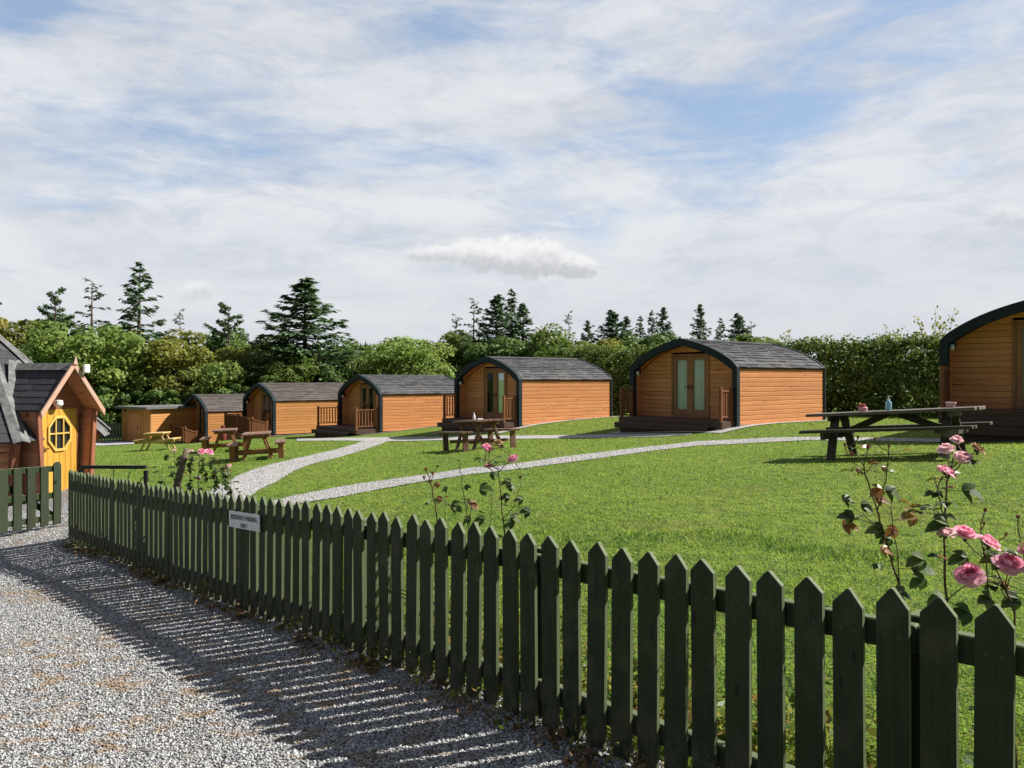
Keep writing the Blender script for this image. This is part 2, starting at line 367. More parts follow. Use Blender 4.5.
# ground sheet
def axis(lo, hi, near_lo, near_hi, st, gr=1.18):
    a = list(np.arange(near_lo, near_hi + 1e-6, st)); s = st
    while a[-1] < hi: s *= gr; a.append(a[-1] + s)
    s = st
    while a[0] > lo: s *= gr; a.insert(0, a[0] - s)
    return np.array(a)
xs = axis(-1500, 1500, -14, 16, .25); ys = axis(-300, 2500, -4, 30, .25)
GX, GY = np.meshgrid(xs, ys); GZ = gz(GX, GY)
nx, ny = len(xs), len(ys); idx = np.arange(nx * ny).reshape(ny, nx)
Fq = np.stack([idx[:-1, :-1], idx[:-1, 1:], idx[1:, 1:], idx[1:, :-1]], -1).reshape(-1, 4)
o = mesh_np('lawn', np.stack([GX, GY, GZ], -1).reshape(-1, 3), Fq, M['lawn'], smooth=True); tag(o, kind='structure')

def sheet(name, poly, mat, dz, step):
    """a sheet following the ground inside a polygon"""
    bm = bmesh.new(); f = bm.faces.new([bm.verts.new((x, y, 0)) for x, y in poly])
    xs_ = [p[0] for p in poly]; ys_ = [p[1] for p in poly]
    for ax, lo, hi in ((0, min(xs_), max(xs_)), (1, min(ys_), max(ys_))):
        for k in np.arange(math.floor(lo / step) * step + step, hi, step):
            n = (1, 0, 0) if ax == 0 else (0, 1, 0); c = (k, 0, 0) if ax == 0 else (0, k, 0)
            bmesh.ops.bisect_plane(bm, geom=bm.verts[:] + bm.edges[:] + bm.faces[:], plane_co=c, plane_no=n)
    co = np.array([v.co[:] for v in bm.verts]); z = gz(co[:, 0], co[:, 1])
    for v, q in zip(bm.verts, z): v.co.z = q + dz
    bmesh.ops.recalc_face_normals(bm, faces=bm.faces)
    me = bpy.data.meshes.new(name); bm.to_mesh(me); bm.free()
    if me.polygons and me.polygons[0].normal.z < 0: me.flip_normals()
    return tag(link(name, me, mat, smooth=True), kind='structure')

def wob(p, a=.06):
    q = Vector((p[0] * 1.3, p[1] * 1.3, 3.1)); return (p[0] + a * mnoise.noise(q), p[1] + a * mnoise.noise(q + Vector((9, 4, 2))))
fa, fb = fence_xy(-24), fence_xy(77)
yard = [fa] + [wob((fence_xy(n)[0] + .04, fence_xy(n)[1] + .04), .05) for n in range(-20, 78, 2)] + [fb, (-5.95, 10.7), (-6.9, 12.4), (-7.75, 14.0), (-8.6, 16.5), (-12, 19), (-24, 19), (-24, -9), (6, -9)]
sheet('gravel_yard', yard, M['gravel'], .010, .25)

def strip(name, left, right, mat=None, dz=.012, sub=6):
    def dense(e):
        q = [hit(*p) for p in e]; out = []
        for (a, b) in zip(q[:-1], q[1:]):
            for k in range(sub): out.append(wob((a[0] + (b[0] - a[0]) * k / sub, a[1] + (b[1] - a[1]) * k / sub), .07))
        return out + [q[-1]]
    poly = dense(left) + dense(right)[::-1]
    sheet(name, poly, mat or M['path'], dz, .4); return poly
polyA = strip('gravel_path', [(208, 497), (219, 485), (241, 475), (274, 464), (309, 456), (339, 449), (361, 442), (372, 438.5)],
              [(240, 503), (252, 494), (282, 478), (304, 467), (334, 459), (367, 449), (386, 442), (400, 438.5)])
polyB = strip('gravel_path', [(270, 502), (296, 496), (337, 488), (405, 478), (473, 468), (497, 466.6), (611, 451.5), (697, 441.5), (782, 437.5), (880, 438), (960, 438.8), (1080, 438.5)],
              [(280, 509), (309, 502.5), (337, 498), (405, 485), (473, 474.4), (497, 472), (611, 457), (697, 446), (805, 440.5), (880, 441.2), (960, 442.2), (1080, 442.5)])
polyC = strip('gravel_path', [(297, 438.8), (360, 438), (440, 437.2), (520, 436), (573, 435.5), (610, 434.6), (660, 434), (692, 434)],
              [(297, 441.3), (360, 441.3), (440, 440.6), (520, 439.2), (573, 438.6), (610, 438.2), (660, 437), (692, 434.8)], dz=.018)

# ---------------------------------------------------------------- world, sun, camera
SUN_EL, SUN_DIR = R(43), Vector((.978, .207, 0)).normalized()
W = bpy.data.worlds.new('World'); S.world = W; W.use_nodes = True
t = NT('sky', W)
d = t.n('ShaderNodeTexCoord').outputs['Generated']
sky = t.n('ShaderNodeTexSky', dict(sky_type='NISHITA', sun_disc=False, sun_elevation=SUN_EL, sun_rotation=math.atan2(SUN_DIR.x, SUN_DIR.y), air_density=1.0, dust_density=.6, ozone_density=1.5)).outputs[0]
sp = t.n('ShaderNodeSeparateXYZ', None, Vector=d).outputs
yy = t.math('MAXIMUM', sp[1], .08)
gx = t.math('DIVIDE', sp[0], yy); gzz = t.math('DIVIDE', sp[2], yy)      # gnomonic: gx = tan(azimuth), gzz = tan(height)
zc = t.math('ADD', t.math('MAXIMUM', sp[2], 0.0), .16)
u = t.math('DIVIDE', sp[0], zc); v = t.math('DIVIDE', sp[1], zc)
plane = t.n('ShaderNodeCombineXYZ', None, X=u, Y=v).outputs[0]
def dmap(rot, sc, loc): return t.n('ShaderNodeMapping', None, Vector=d, Rotation=(0, R(rot), 0), Scale=sc, Location=loc).outputs[0]
n1 = t.noise(dmap(13, (1.0, 1.0, 3.0), (3.1, 1.7, .4)), 2.3, 10, .60, .9)
fine_ = t.noise(dmap(20, (1.5, 1.5, 4.6), (5, 2, 3)), 6.0, 9, .66, .8)
n2 = t.noise(dmap(24, (1.2, 1.2, 5.5), (1.3, 7.7, .4)), 3.4, 10, .62, 1.2)
nf = t.noise(dmap(5, (1, 1, 2.4), (0, 0, 0)), 17.0, 7, .62, .5)
cov = t.math('ADD', t.math('MULTIPLY', n1, .52), t.math('ADD', t.math('MULTIPLY', n2, .33), t.math('MULTIPLY', nf, .15)))
def gauss(px, py, sx, sy):
    a = t.math('DIVIDE', t.math('SUBTRACT', gx, (px - CX) / F), sx / F); b = t.math('DIVIDE', t.math('SUBTRACT', gzz, (HY - py) / F), sy / F)
    return t.math('POWER', 2.718, t.math('MULTIPLY', t.math('ADD', t.math('MULTIPLY', a, a), t.math('MULTIPLY', b, b)), -1.0))
for (px, py, sx, sy, k) in ((770, 118, 130, 26, -.10), (20, 15, 45, 26, -.14), (985, 30, 70, 36, -.06), (840, 60, 220, 30, -.03), (250, 120, 90, 36, -.06), (400, 160, 70, 18, -.06), (420, 30, 70, 22, -.08), (90, 175, 110, 40, -.06),
                            (90, 50, 90, 22, .10), (700, 40, 120, 30, .06), (420, 95, 160, 30, .07), (930, 190, 150, 50, .08), (560, 15, 80, 14, .06)):
    cov = t.math('ADD', cov, t.math('MULTIPLY', gauss(px, py, sx, sy), k))
hz = t.smooth(sp[2], .30, .04)
cov = t.math('ADD', cov, t.math('MULTIPLY', hz, .16))
mask = t.math('MULTIPLY', t.smooth(cov, .36, .585), .93)
front = t.smooth(sp[1], -.15, .45)                       # bright clouds ahead; cloud and blue behind the camera dimmed to cut fill light
mask = t.math('MULTIPLY', mask, t.math('ADD', .72, t.math('MULTIPLY', front, .28)))
tone = t.noise(dmap(10, (1, 1, 3.4), (8, 2, 1)), 2.6, 7, .58, .6)
ccol = t.mix(t.smooth(tone, .32, .66), (4.1, 4.3, 4.7), (5.35, 5.45, 5.65))
ccol = t.mix(t.math('MULTIPLY', t.smooth(fine_, .42, .62), .45), ccol, t.mix(.5, ccol, (6.2, 6.2, 6.25)))
ccol = t.mix(t.math('MULTIPLY', t.smooth(fine_, .52, .34), .55), ccol, (3.7, 4.05, 4.75))
ccol = t.mix(t.math('MULTIPLY', t.smooth(cov, .52, .70), .5), ccol, (5.6, 5.68, 5.8))
ccol = t.mix(t.math('MULTIPLY', t.smooth(gzz, .16, .02), .55), ccol, (4.35, 4.48, 4.8))
ccol = t.mix(front, (1.5, 1.55, 1.65), ccol)
blue = t.mix(.6, sky, (2.7, 3.55, 4.9)); blue = t.mix(front, (.9, 1.2, 1.8), blue)
col = t.mix(mask, blue, ccol)
# the small cumulus low over the trees
q = t.n('ShaderNodeCombineXYZ', None, X=gx, Y=gzz).outputs[0]
qn = t.math('SUBTRACT', t.noise(q, 30.0, 7, .66, .2), .5); qn2 = t.math('SUBTRACT', t.noise(q, 9.0, 3), .5)
def cumulus(col, px, py, sx, sy, base, soft=.28, op=.95):
    a = t.math('DIVIDE', t.math('SUBTRACT', gx, (px - CX) / F), sx / F)
    bb = t.math('DIVIDE', t.math('SUBTRACT', gzz, (HY - py) / F), sy / F)
    low = t.math('MULTIPLY', bb, t.math('ADD', 1.0, t.math('MULTIPLY', t.math('LESS_THAN', bb, 0.0), base)))
    rr = t.math('SQRT', t.math('ADD', t.math('MULTIPLY', a, a), t.math('MULTIPLY', low, low)))
    rr = t.math('ADD', rr, t.math('ADD', t.math('MULTIPLY', qn, 1.7), t.math('MULTIPLY', qn2, 1.0)))
    mk = t.math('MULTIPLY', t.smooth(rr, 1.0, 1.0 - soft), op)
    sh = t.smooth(t.math('ADD', bb, t.math('MULTIPLY', qn, 1.6)), -.35, .55)
    return t.mix(mk, col, t.mix(sh, (3.9, 4.0, 4.25), (6.2, 6.2, 6.2)))
col = cumulus(col, 450, 255, 54, 13, .5, .55, .8)
col = cumulus(col, 490, 258, 46, 25, .6, .5, .9)
col = cumulus(col, 566, 267, 42, 18, .4, .35)
col = cumulus(col, 528, 261, 54, 28, .4, .4)
col = cumulus(col, 560, 228, 22, 7, .1, .9, .35)
col = cumulus(col, 194, 292, 24, 16, .1, .7, .6)
col = cumulus(col, 1010, 218, 46, 20, .2, .8, .6)
col = cumulus(col, 292, 205, 28, 9, .2, .9, .3)
bg = t.n('ShaderNodeBackground', None, Color=col, Strength=.086)
t.out(bg.outputs[0], 'ShaderNodeOutputWorld')

sl = bpy.data.lights.new('sun', 'SUN'); sl.energy = 5.0; sl.angle = R(.53); sl.color = (1, .955, .88)
so = bpy.data.objects.new('sun', sl); COL.objects.link(so)
so.rotation_euler = Vector((SUN_DIR.x * math.cos(SUN_EL), SUN_DIR.y * math.cos(SUN_EL), math.sin(SUN_EL))).to_track_quat('Z', 'Y').to_euler()

cam = bpy.data.cameras.new('camera'); cam.sensor_width = 36; cam.lens = 36 * F / 1024; cam.clip_end = 6000; cam.clip_start = .05
cam.shift_y = (384 - HY) / 1024 * -1
co = bpy.data.objects.new('camera', cam); COL.objects.link(co); co.rotation_euler = (R(90), 0, 0); S.camera = co
S.view_settings.view_transform = 'Standard'; S.view_settings.look = 'None'; S.view_settings.exposure = .80; S.view_settings.gamma = 1
S.cycles.max_bounces = 6; S.cycles.transparent_max_bounces = 8
# ---------------------------------------------------------------- camping pods
def arch_half(Wd, rise_lo=35, rise_hi=8, n=14):
    """(y, z) from the eave (Wd/2, 0) to the ridge (0, rise)"""
    ph = [R(12.5 + 27 * (1 - (i + .5) / n) ** 1.6) for i in range(n)]
    k = (Wd / 2) / sum(math.cos(a) for a in ph); y, z = Wd / 2, 0.0; out = [(y, z)]
    for a in ph: y -= k * math.cos(a); z += k * math.sin(a); out.append((y, z))
    out[-1] = (0.0, out[-1][1]); return out
PW, EAVE = 4.2, 1.76
ARCH = arch_half(PW); RISE = ARCH[-1][1]
def offset(prof, d):
    o = []
    for i, (y, z) in enumerate(prof):
        a, b = prof[max(0, i - 1)], prof[min(len(prof) - 1, i + 1)]
        ty, tz = b[0] - a[0], b[1] - a[1]; l = math.hypot(ty, tz); o.append((y + d * tz / l, z - d * ty / l))
    yl, zl = o[-1]; o[-1] = (0.0, zl + d * .04); return o
def halfw(z, ins=0.0):
    """inner half width of the arch at height z above the wall foot"""
    pr = [(y - ins * .8, q + EAVE - ins) for y, q in ARCH]
    if z <= pr[0][1]: return PW / 2 - ins
    for (y1, z1), (y2, z2) in zip(pr[:-1], pr[1:]):
        if z1 <= z <= z2: return max(0, y1 + (y2 - y1) * (z - z1) / (z2 - z1))
    return 0.0

def railing(name, a, b, parent, h=.92, npl=5, mat=None):
    """post at a and b, top rail, bottom rail and balusters between"""
    mat = mat or M['brown_rail']; a, b = Vector(a), Vector(b); m = MB()
    m.bar(a + Vector((0, 0, h - .05)), b + Vector((0, 0, h - .05)), .085, .04); o = m.build(name, mat, parent, .004)
    m = MB(); m.bar(a + Vector((0, 0, .12)), b + Vector((0, 0, .12)), .05, .045); m.build('bottom_rail', mat, o, .004)
    for k in (a, b):
        p = MB(); p.box(k + Vector((0, 0, h / 2 + .02)), (.09, .09, h + .1)); p.build('post', mat, o, .006)
    for i in range(npl):
        q = a.lerp(b, (i + 1) / (npl + 1)); p = MB(); p.box(q + Vector((0, 0, h / 2 + .02)), (.042, .042, h - .2)); p.build('baluster', mat, o)
    return o

def pod(label, base, th, L=5.1, slate='slate', clad='clad', deck=.75, drop=.35, steps=1, rail=(True, True), ramp=False, light=True, curtain=True, recess=.48, deckz=.14):
    r = empty('camping_pod', base, math.atan2(math.cos(th), math.sin(th)), label, 'cabin', 'arched timber camping pods round the lawn')
    pr = random.Random(label)
    # foundation
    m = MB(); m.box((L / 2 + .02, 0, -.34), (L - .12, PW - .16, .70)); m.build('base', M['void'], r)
    # long walls with lapped boards
    for s in (-1, 1):
        m = MB(); nb = 12; bh = EAVE / nb
        for i in range(nb):
            z0 = .0 + i * bh; z1 = z0 + bh
            y0, y1 = PW / 2 + .020, PW / 2 + .004
            prof = [(0.02, s * (PW / 2 - .04), z0), (0.02, s * y0, z0), (0.02, s * y0, z0 + bh * .78), (0.02, s * y1, z0 + bh * .88), (0.02, s * y1, z1), (0.02, s * (PW / 2 - .04), z1)]
            cut = pr.uniform(.3, .7) * L if i % 2 else pr.uniform(.1, .9) * L
            m.prism(prof, (cut - .02, 0, 0), pr.random())
            m.prism([(p[0] + cut - .017, p[1], p[2]) for p in prof], (L - cut - .003, 0, 0), pr.random())
        m.build('side_wall', M[clad], r)
        m = MB(); m.box((L + .03, s * (PW / 2 - .03), EAVE / 2), (.05, .12, EAVE)); m.build('corner_trim', M['trim'], r, .004)
    # gable walls: recessed front wall and rear wall
    dw, dh = 1.52, 2.10; dz = deckz
    def gable(x, th_, mat, name, door):
        m = MB(); z = -.02; i = 0
        while z < EAVE + RISE - .1:
            z1 = min(z + .145, EAVE + RISE - .06); a, b = halfw(z, .05), halfw(z1, .05)
            segs = [(-a, a, -b, b)]
            if door and z < dz + dh: segs = [(-a, -dw / 2, -b, -dw / 2), (dw / 2, a, dw / 2, b)]
            for (p0, p1, q0, q1) in segs:
                if p1 - p0 > .02 and max(q1 - q0, .0) >= 0:
                    zt = z1 - .008
                    m.prism([(x, p0, z), (x, p1, z), (x, max(q1, q0 + .001), zt), (x, q0, zt)], (th_ * (1 if i % 2 else .93), 0, 0), pr.random())
            z = z1; i += 1
        return m.build(name, M[mat], r, .003)
    gable(recess, .06, 'clad_front', 'front_wall', True)
    gable(L - .05, .06, clad, 'rear_wall', False)
    # porch lining: side boards and curved ceiling
    for s in (-1, 1):
        m = MB(); z = 0
        while z < EAVE - .02:
            m.box((recess / 2 + .02, s * (PW / 2 - .055), z + .07), (recess - .05, .02, .132), None, pr.random()); z += .145
        m.build('porch_wall', M['clad_front'], r, .003)
    m = MB(); ins = offset([(y, z + EAVE) for y, z in ARCH], -.05)
    for s in (-1, 1):
        for (y1, z1), (y2, z2) in zip(ins[:-1], ins[1:]):
            m.prism([(.02, s * y1, z1), (.02, s * y2, z2), (.02, s * y2, z2 + .015), (.02, s * y1, z1 + .015)], (recess - .03, 0, 0), pr.random())
    m.build('porch_ceiling', M['clad_front'], r)
    # roof: courses of separate slates over a core
    m = MB(); core = [(y, z + EAVE) for y, z in ARCH]
    lo = core[:1] and [(PW / 2 + .05, EAVE - .03)] + core[1:]
    for s in (-1, 1):
        for (y1, z1), (y2, z2) in zip(lo[:-1], lo[1:]):
            m.prism([(.03, s * y1, z1), (.03, s * y2, z2), (.03, s * y2 , z2 + .03), (.03, s * y1, z1 + .03)], (L + .02, 0, 0), .2)
    nc = 13; ds = [0]
    for a, b in zip(lo[:-1], lo[1:]): ds.append(ds[-1] + math.hypot(b[0] - a[0], b[1] - a[1]))
    def at(sv):
        sv = min(max(sv, 0), ds[-1])
        for i in range(len(lo) - 1):
            if sv <= ds[i + 1]:
                k = (sv - ds[i]) / (ds[i + 1] - ds[i]); a, b = lo[i], lo[i + 1]; l = math.hypot(b[0] - a[0], b[1] - a[1])
                return a[0] + (b[0] - a[0]) * k, a[1] + (b[1] - a[1]) * k, (b[1] - a[1]) / l, -(b[0] - a[0]) / l
    for s in (-1, 1):
        for c in range(nc):
            tone = pr.random(); s0 = ds[-1] * c / nc - .015; s1 = ds[-1] * (c + 1) / nc + .02
            a = at(s0); b = at(s1); x = .10 - (.17 if c % 2 else 0); x = max(x, .10)
            first = .17 if c % 2 else .33
            while x < L + .06:
                w = first if first else .33; first = 0; x1 = min(x + w * pr.uniform(.9, 1.1), L + .07)
                h = .066 + pr.uniform(-.010, .016); g = .004
                m.add([(x + g, s * (a[0] + a[2] * (h - .03)), a[1] + a[3] * (h - .03)), (x1 - g, s * (a[0] + a[2] * (h - .03)), a[1] + a[3] * (h - .03)),
                       (x1 - g, s * (b[0] + b[2] * .034), b[1] + b[3] * .034), (x + g, s * (b[0] + b[2] * .034), b[1] + b[3] * .034),
                       (x + g, s * (a[0] + a[2] * h), a[1] + a[3] * h), (x1 - g, s * (a[0] + a[2] * h), a[1] + a[3] * h),
                       (x1 - g, s * (b[0] + b[2] * .046), b[1] + b[3] * .046), (x + g, s * (b[0] + b[2] * .046), b[1] + b[3] * .046)],
                      [(3, 2, 1, 0), (4, 5, 6, 7), (0, 1, 5, 4), (1, 2, 6, 5), (2, 3, 7, 6), (3, 0, 4, 7)], .55 * tone + .45 * pr.random())
                x = x1
    rid = EAVE + RISE + .05
    m.prism([(.09, -.16, rid - .012), (.09, 0, rid + .035), (.09, .16, rid - .012), (.09, .16, rid - .04), (.09, -.16, rid - .04)], (L - .01, 0, 0), .35)
    m.build('roof', M[slate], r)
    # dark arch trim round the front (and a slimmer one round the back)
    for nm, x0, x1, din, dout in (('arch_trim', -.07, .09, -.135, .095), ('rear_trim', L + .03, L + .10, -.04, .09)):
        o_ = offset([(y, z + EAVE) for y, z in ARCH], dout); i_ = offset([(y, z + EAVE) for y, z in ARCH], din)
        o_[0] = (PW / 2 + .065, EAVE + .02); i_[0] = (PW / 2 - .115 if din < -.1 else PW / 2 - .03, EAVE - .06)
        ol = [(o_[0][0], -.02)] + o_; il = [(i_[0][0], -.02)] + i_
        m = MB()
        for s in (-1, 1):
            for k in range(len(ol) - 1):
                q = [(ol[k][0], ol[k][1]), (ol[k + 1][0], ol[k + 1][1]), (il[k + 1][0], il[k + 1][1]), (il[k][0], il[k][1])]
                A = [(x0, s * y, z) for y, z in q]; B = [(x1, s * y, z) for y, z in q]
                m.add(A + B, [(0, 1, 2, 3), (7, 6, 5, 4), (0, 4, 5, 1), (2, 6, 7, 3)], .5)
            m.add([(x0, s * ol[0][0], ol[0][1]), (x1, s * ol[0][0], ol[0][1]), (x1, s * il[0][0], il[0][1]), (x0, s * il[0][0], il[0][1])], [(0, 1, 2, 3)], .5)
        m.build(nm, M['trim'], r)
    # french doors
    xw = recess
    m = MB()
    for s in (-1, 1): m.box((xw + .02, s * (dw / 2 - .035), dz + dh / 2), (.13, .07, dh))
    m.box((xw + .02, 0, dz + dh - .035), (.13, dw - .14, .07)); m.box((xw + .01, 0, dz + .03), (.15, dw - .14, .06))
    m.build('door_frame', M['brown'], r, .006)
    lw = (dw - .15) / 2
    for s in (-1, 1):
        c = s * (lw / 2 + .003); zb, zt = dz + .065, dz + dh - .075; st = .125
        m = MB()
        for q in (-1, 1): m.box((xw + .01, c + q * (lw / 2 - st / 2), (zb + zt) / 2), (.055, st, zt - zb))
        m.box((xw + .01, c, zt - st / 2), (.053, lw - 2 * st, st)); m.box((xw + .01, c, zb + .10), (.053, lw - 2 * st, .20))
        d = m.build('door', M['brown'], r, .005)
        m = MB(); m.box((xw + .012, c, (zb + .2 + zt - st) / 2), (.012, lw - 2 * st + .01, zt - st - zb - .2 + .01)); m.build('pane', M['glass'], d)
        m = MB(); hy = c - s * (lw / 2 - .06)
        m.box((xw - .026, hy, dz + 1.0), (.02, .035, .16)); m.bar((xw - .06, hy, dz + 1.03), (xw - .06, hy + s * .11, dz + 1.03), .02, .02); m.bar((xw - .06, hy, dz + 1.03), (xw - .02, hy, dz + 1.03), .02, .02)
        m.build('handle', M['black'], d)
        if curtain:
            m = MB(); n = 40; y0, y1 = c - lw / 2 + .04, c + lw / 2 - .05
            vs = []; 
            for i in range(n + 1):
                y = y0 + (y1 - y0) * i / n; x = xw + .075 + .02 * math.sin(i * 1.25 + s) + .008 * math.sin(i * .5)
                vs += [(x, y, zb), (x, y, zt)]
            m.add(vs, [(2 * i, 2 * i + 2, 2 * i + 3, 2 * i + 1) for i in range(n)], .5); m.build('curtain', M['curtain'], r, 0, True)
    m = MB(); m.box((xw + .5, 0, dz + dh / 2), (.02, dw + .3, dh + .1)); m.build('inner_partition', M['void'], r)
    # deck and steps
    m = MB(); nb = int((deck + recess) / .125)
    for i in range(nb): m.box((-deck + .0625 + i * .125, 0, deckz - .014 ), (.118, PW - .17, .028), None, pr.random())
    for (c, d) in (((-deck - .012, 0, deckz - .12), (.03, PW - .1, .22)), ((-deck / 2, PW / 2 - .05, deckz - .12), (deck - .03, .04, .2)), ((-deck / 2, -PW / 2 + .05, deckz - .12), (deck - .03, .04, .2))): m.box(c, d)
    m.box((-deck / 2 + .05, 0, deckz - .28 - drop / 2), (deck - .2, PW - .5, .36 + drop), None, .9)
    m.build('deck', M['deck'], r, .003)
    for k in range(steps):
        z = deckz - .17 - .19 * k; x = -deck - .03 - .30 * (k + .5)
        m = MB()
        for i in range(2): m.box((x + (i - .5) * .148, .1, z - .015), (.142, PW - .45, .03), None, pr.random())
        m.box((x - .135, .1, z - .105), (.03, PW - .45, .15)); m.box((x + .04, .1, z - .31), (.16, PW - .8, .50), None, .9)
        m.build('step', M['deck'], r, .003)
    for s, on in ((1, rail[0]), (-1, rail[1])):
        if on: railing('railing', (-deck + .06, s * (PW / 2 - .10), deckz), (-.13, s * (PW / 2 - .10), deckz), r, .95, max(3, int(deck * 5)))
    if ramp:
        z1 = deckz - .06; x = -1.12; m = MB()
        m.bar((x + .5, PW / 2 - .1, z1), (x + .5, .1, z1), .95, .06); m.bar((x + .5, .1, z1), (x + .5, -3.9, z1 - .24), .95, .06)
        m.build('ramp', M['deck'], r)
        m = MB(); m.prism([(x + .05, PW / 2 - .1, z1), (x + .05, .1, z1), (x + .05, -3.9, z1 - .24), (x + .05, -3.9, z1 - .7), (x + .05, PW / 2 - .1, z1 - .7)], (.03, 0, 0)); m.build('ramp_skirt', M['brown'], r)
        railing('railing', (x, PW / 2 - .1, z1), (x, .1, z1), r, .92, 12)
        railing('railing', (x, -.02, z1), (x, -1.95, z1 - .12), r, .92, 12)
        railing('railing', (x, -2.05, z1 - .125), (x, -3.9, z1 - .24), r, .92, 12)
        railing('railing', (x + .06, PW / 2 - .08, z1), (-.12, PW / 2 - .08, z1), r, .92, 6)
    if light:
        m = MB(); m.box((recess * .42, PW / 2 - .085, 1.72), (.09, .04, .14)); m.lathe([(.02, .1), (.055, .08), (.06, -.06), (.04, -.12)], (recess * .42, PW / 2 - .16, 1.70), 10)
        l = m.build('wall_lamp', M['black'], r)
        m = MB(); m.lathe([(.035, .05), (.05, .02), (.05, -.07), (.02, -.1)], (recess * .42 - .10, PW / 2 - .16, 1.64), 10); m.build('lamp_glass', M['white'], l, 0, True)
    return r

def pod_at(label, px, yb, D, th, side=-1, z=None, **k):
    p = P(px, yb, D); l = Vector((-math.cos(th), math.sin(th), 0))
    p = p + l * (PW / 2 * (1 if side < 0 else -1))
    if z is not None: p.z = z
    return pod(label, p, th, **k), p
TH = R(50.3)
PODS = []
for a in (('orange camping pod right of centre with pale curtained double doors, second from the right edge', 736.5, 425.3, 23.8, TH, dict(deck=.72)),
          ('orange camping pod behind the reddish picnic table, in the middle of the row', 519.4, 425.2, 30.3, TH, dict(deck=.75)),
          ('orange camping pod with a dark deck box beside the bend of the gravel path', 380.5, 431.4, 37.4, TH, dict(deck=1.3, steps=1)),
          ('camping pod with brownish roof and a railed ramp, behind two brown picnic tables', 273.9, 434.4, 41.4, TH, dict(deck=.12, steps=0, rail=(False, False), ramp=True, slate='slate_brown', curtain=False, clad='clad_pale')),
          ('farthest and smallest camping pod, beside the flat roofed shed', 206, 442.6, 44.7, TH, dict(deck=.12, steps=0, rail=(False, False), ramp=True, slate='slate_brown', curtain=False, clad='clad_pale'))):
    o, p = pod_at(a[0], a[1], a[2], a[3], a[4], **a[5]); PODS.append((p, a[4], 5.1))
pz = -.71 - .14
o, p = pod_at('camping pod cut off by the right edge, dark steps up to its door', 943.4, 400, 19.0, R(43.7), 1, pz, deck=.55, steps=2, drop=.5, recess=.55); PODS.append((p, R(43.7), 5.1))

# gravel strip round each pod
for (p, th, L) in PODS:
    a = Vector((math.sin(th), math.cos(th), 0)); l = Vector((-math.cos(th), math.sin(th), 0))
    q = [p + a * x + l * y for x, y in ((-1.25, PW / 2 + .1), (-1.2, -PW / 2 - .30), (0, -PW / 2 - .38), (L + .4, -PW / 2 - .34), (L + .4, PW / 2 + .3))]
    sheet('gravel_pad', [(v.x, v.y) for v in q], M['path'], .02, .5)
PADS = [[((p + Vector((math.sin(th), math.cos(th), 0)) * x + Vector((-math.cos(th), math.sin(th), 0)) * y).x, (p + Vector((math.sin(th), math.cos(th), 0)) * x + Vector((-math.cos(th), math.sin(th), 0)) * y).y) for x, y in ((-1.6, 2.5), (-1.6, -2.45), (5.5, -2.45), (5.5, 2.5))] for (p, th, L) in PODS]

# ---------------------------------------------------------------- flat roofed shed at the far left of the row
th = R(35)
sp_ = P(150.9, 442.7, 45.2); a = Vector((math.sin(th), math.cos(th), 0)); l = Vector((-math.cos(th), math.sin(th), 0))
sw, slen, sh = 3.1, 3.3, 1.98
r = empty('shed', sp_ + l * sw / 2, math.atan2(math.cos(th), math.sin(th)), 'flat roofed orange timber shed at the far left end of the pods', 'shed')
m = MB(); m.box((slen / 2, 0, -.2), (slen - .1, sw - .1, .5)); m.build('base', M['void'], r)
for s in (-1, 1):
    m = MB()
    for i in range(13):
        z = i * sh / 13; m.prism([(0, s * (sw / 2 - .03), z), (0, s * (sw / 2 + .018), z), (0, s * (sw / 2 + .004), z + sh / 13), (0, s * (sw / 2 - .03), z + sh / 13)], (slen, 0, 0))
    m.build('side_wall', M['clad_pale'], r)
m = MB()
for i in range(22):
    y = -sw / 2 + (i + .5) * sw / 22; m.box((-.02 - .006 * (i % 2), y, sh / 2), (.03, sw / 22 - .008, sh))
m.build('front_wall', M['clad_pale'], r)
m = MB()
for i in range(9): m.box((-.055, -.62 + (i + .5) * 1.24 / 9 + .15, .86), (.035, 1.24 / 9 - .006, 1.7))
d = m.build('door', M['clad_front'], r); m = MB(); m.box((-.09, -.3, .85), (.03, .04, .16)); m.build('handle', M['black'], d)
m = MB(); m.box((slen, 0, sh / 2), (.04, sw, sh)); m.build('rear_wall', M['clad_pale'], r)
m = MB(); m.box((slen / 2 - .12, 0, sh + .05), (slen + .55, sw + .4, .07)); m.box((-.40, 0, sh + .02), (.03, sw + .42, .13)); m.box((slen / 2 - .12, -sw / 2 - .215, sh + .03), (slen + .55, .03, .13)); m.build('roof', M['felt_cap'], r)
m = MB(); m.box((-.36, .6, 1.85), (.1, .14, .1)); m.build('lamp', M['black'], r)
sheet('concrete_pad', [((sp_ + a * x + l * y).x, (sp_ + a * x + l * y).y) for x, y in ((-3.6, sw + 1.5), (-3.2, -.6), (.2, -.5), (.2, sw + 1.5))], m_plain('concrete', (.34, .34, .36), .9, .1, .2, 2), .03, .5)

# small far fence left of the shed
q = P(98, 443, 47); r = empty('garden_fence', (q.x, q.y, g1(q.x, q.y)), 0, 'small grey green board fence left of the flat roofed shed', 'fence')
m = MB()
for z in (.25, .85): m.box((1.1, .03, z), (2.6, .04, .08))
m.build('rail', M['far_fence'], r)
for i in range(15): m = MB(); m.box((-.15 + i * .18, 0, .56 ), (.11, .02, 1.12)); m.build('picket', M['far_fence'], r)

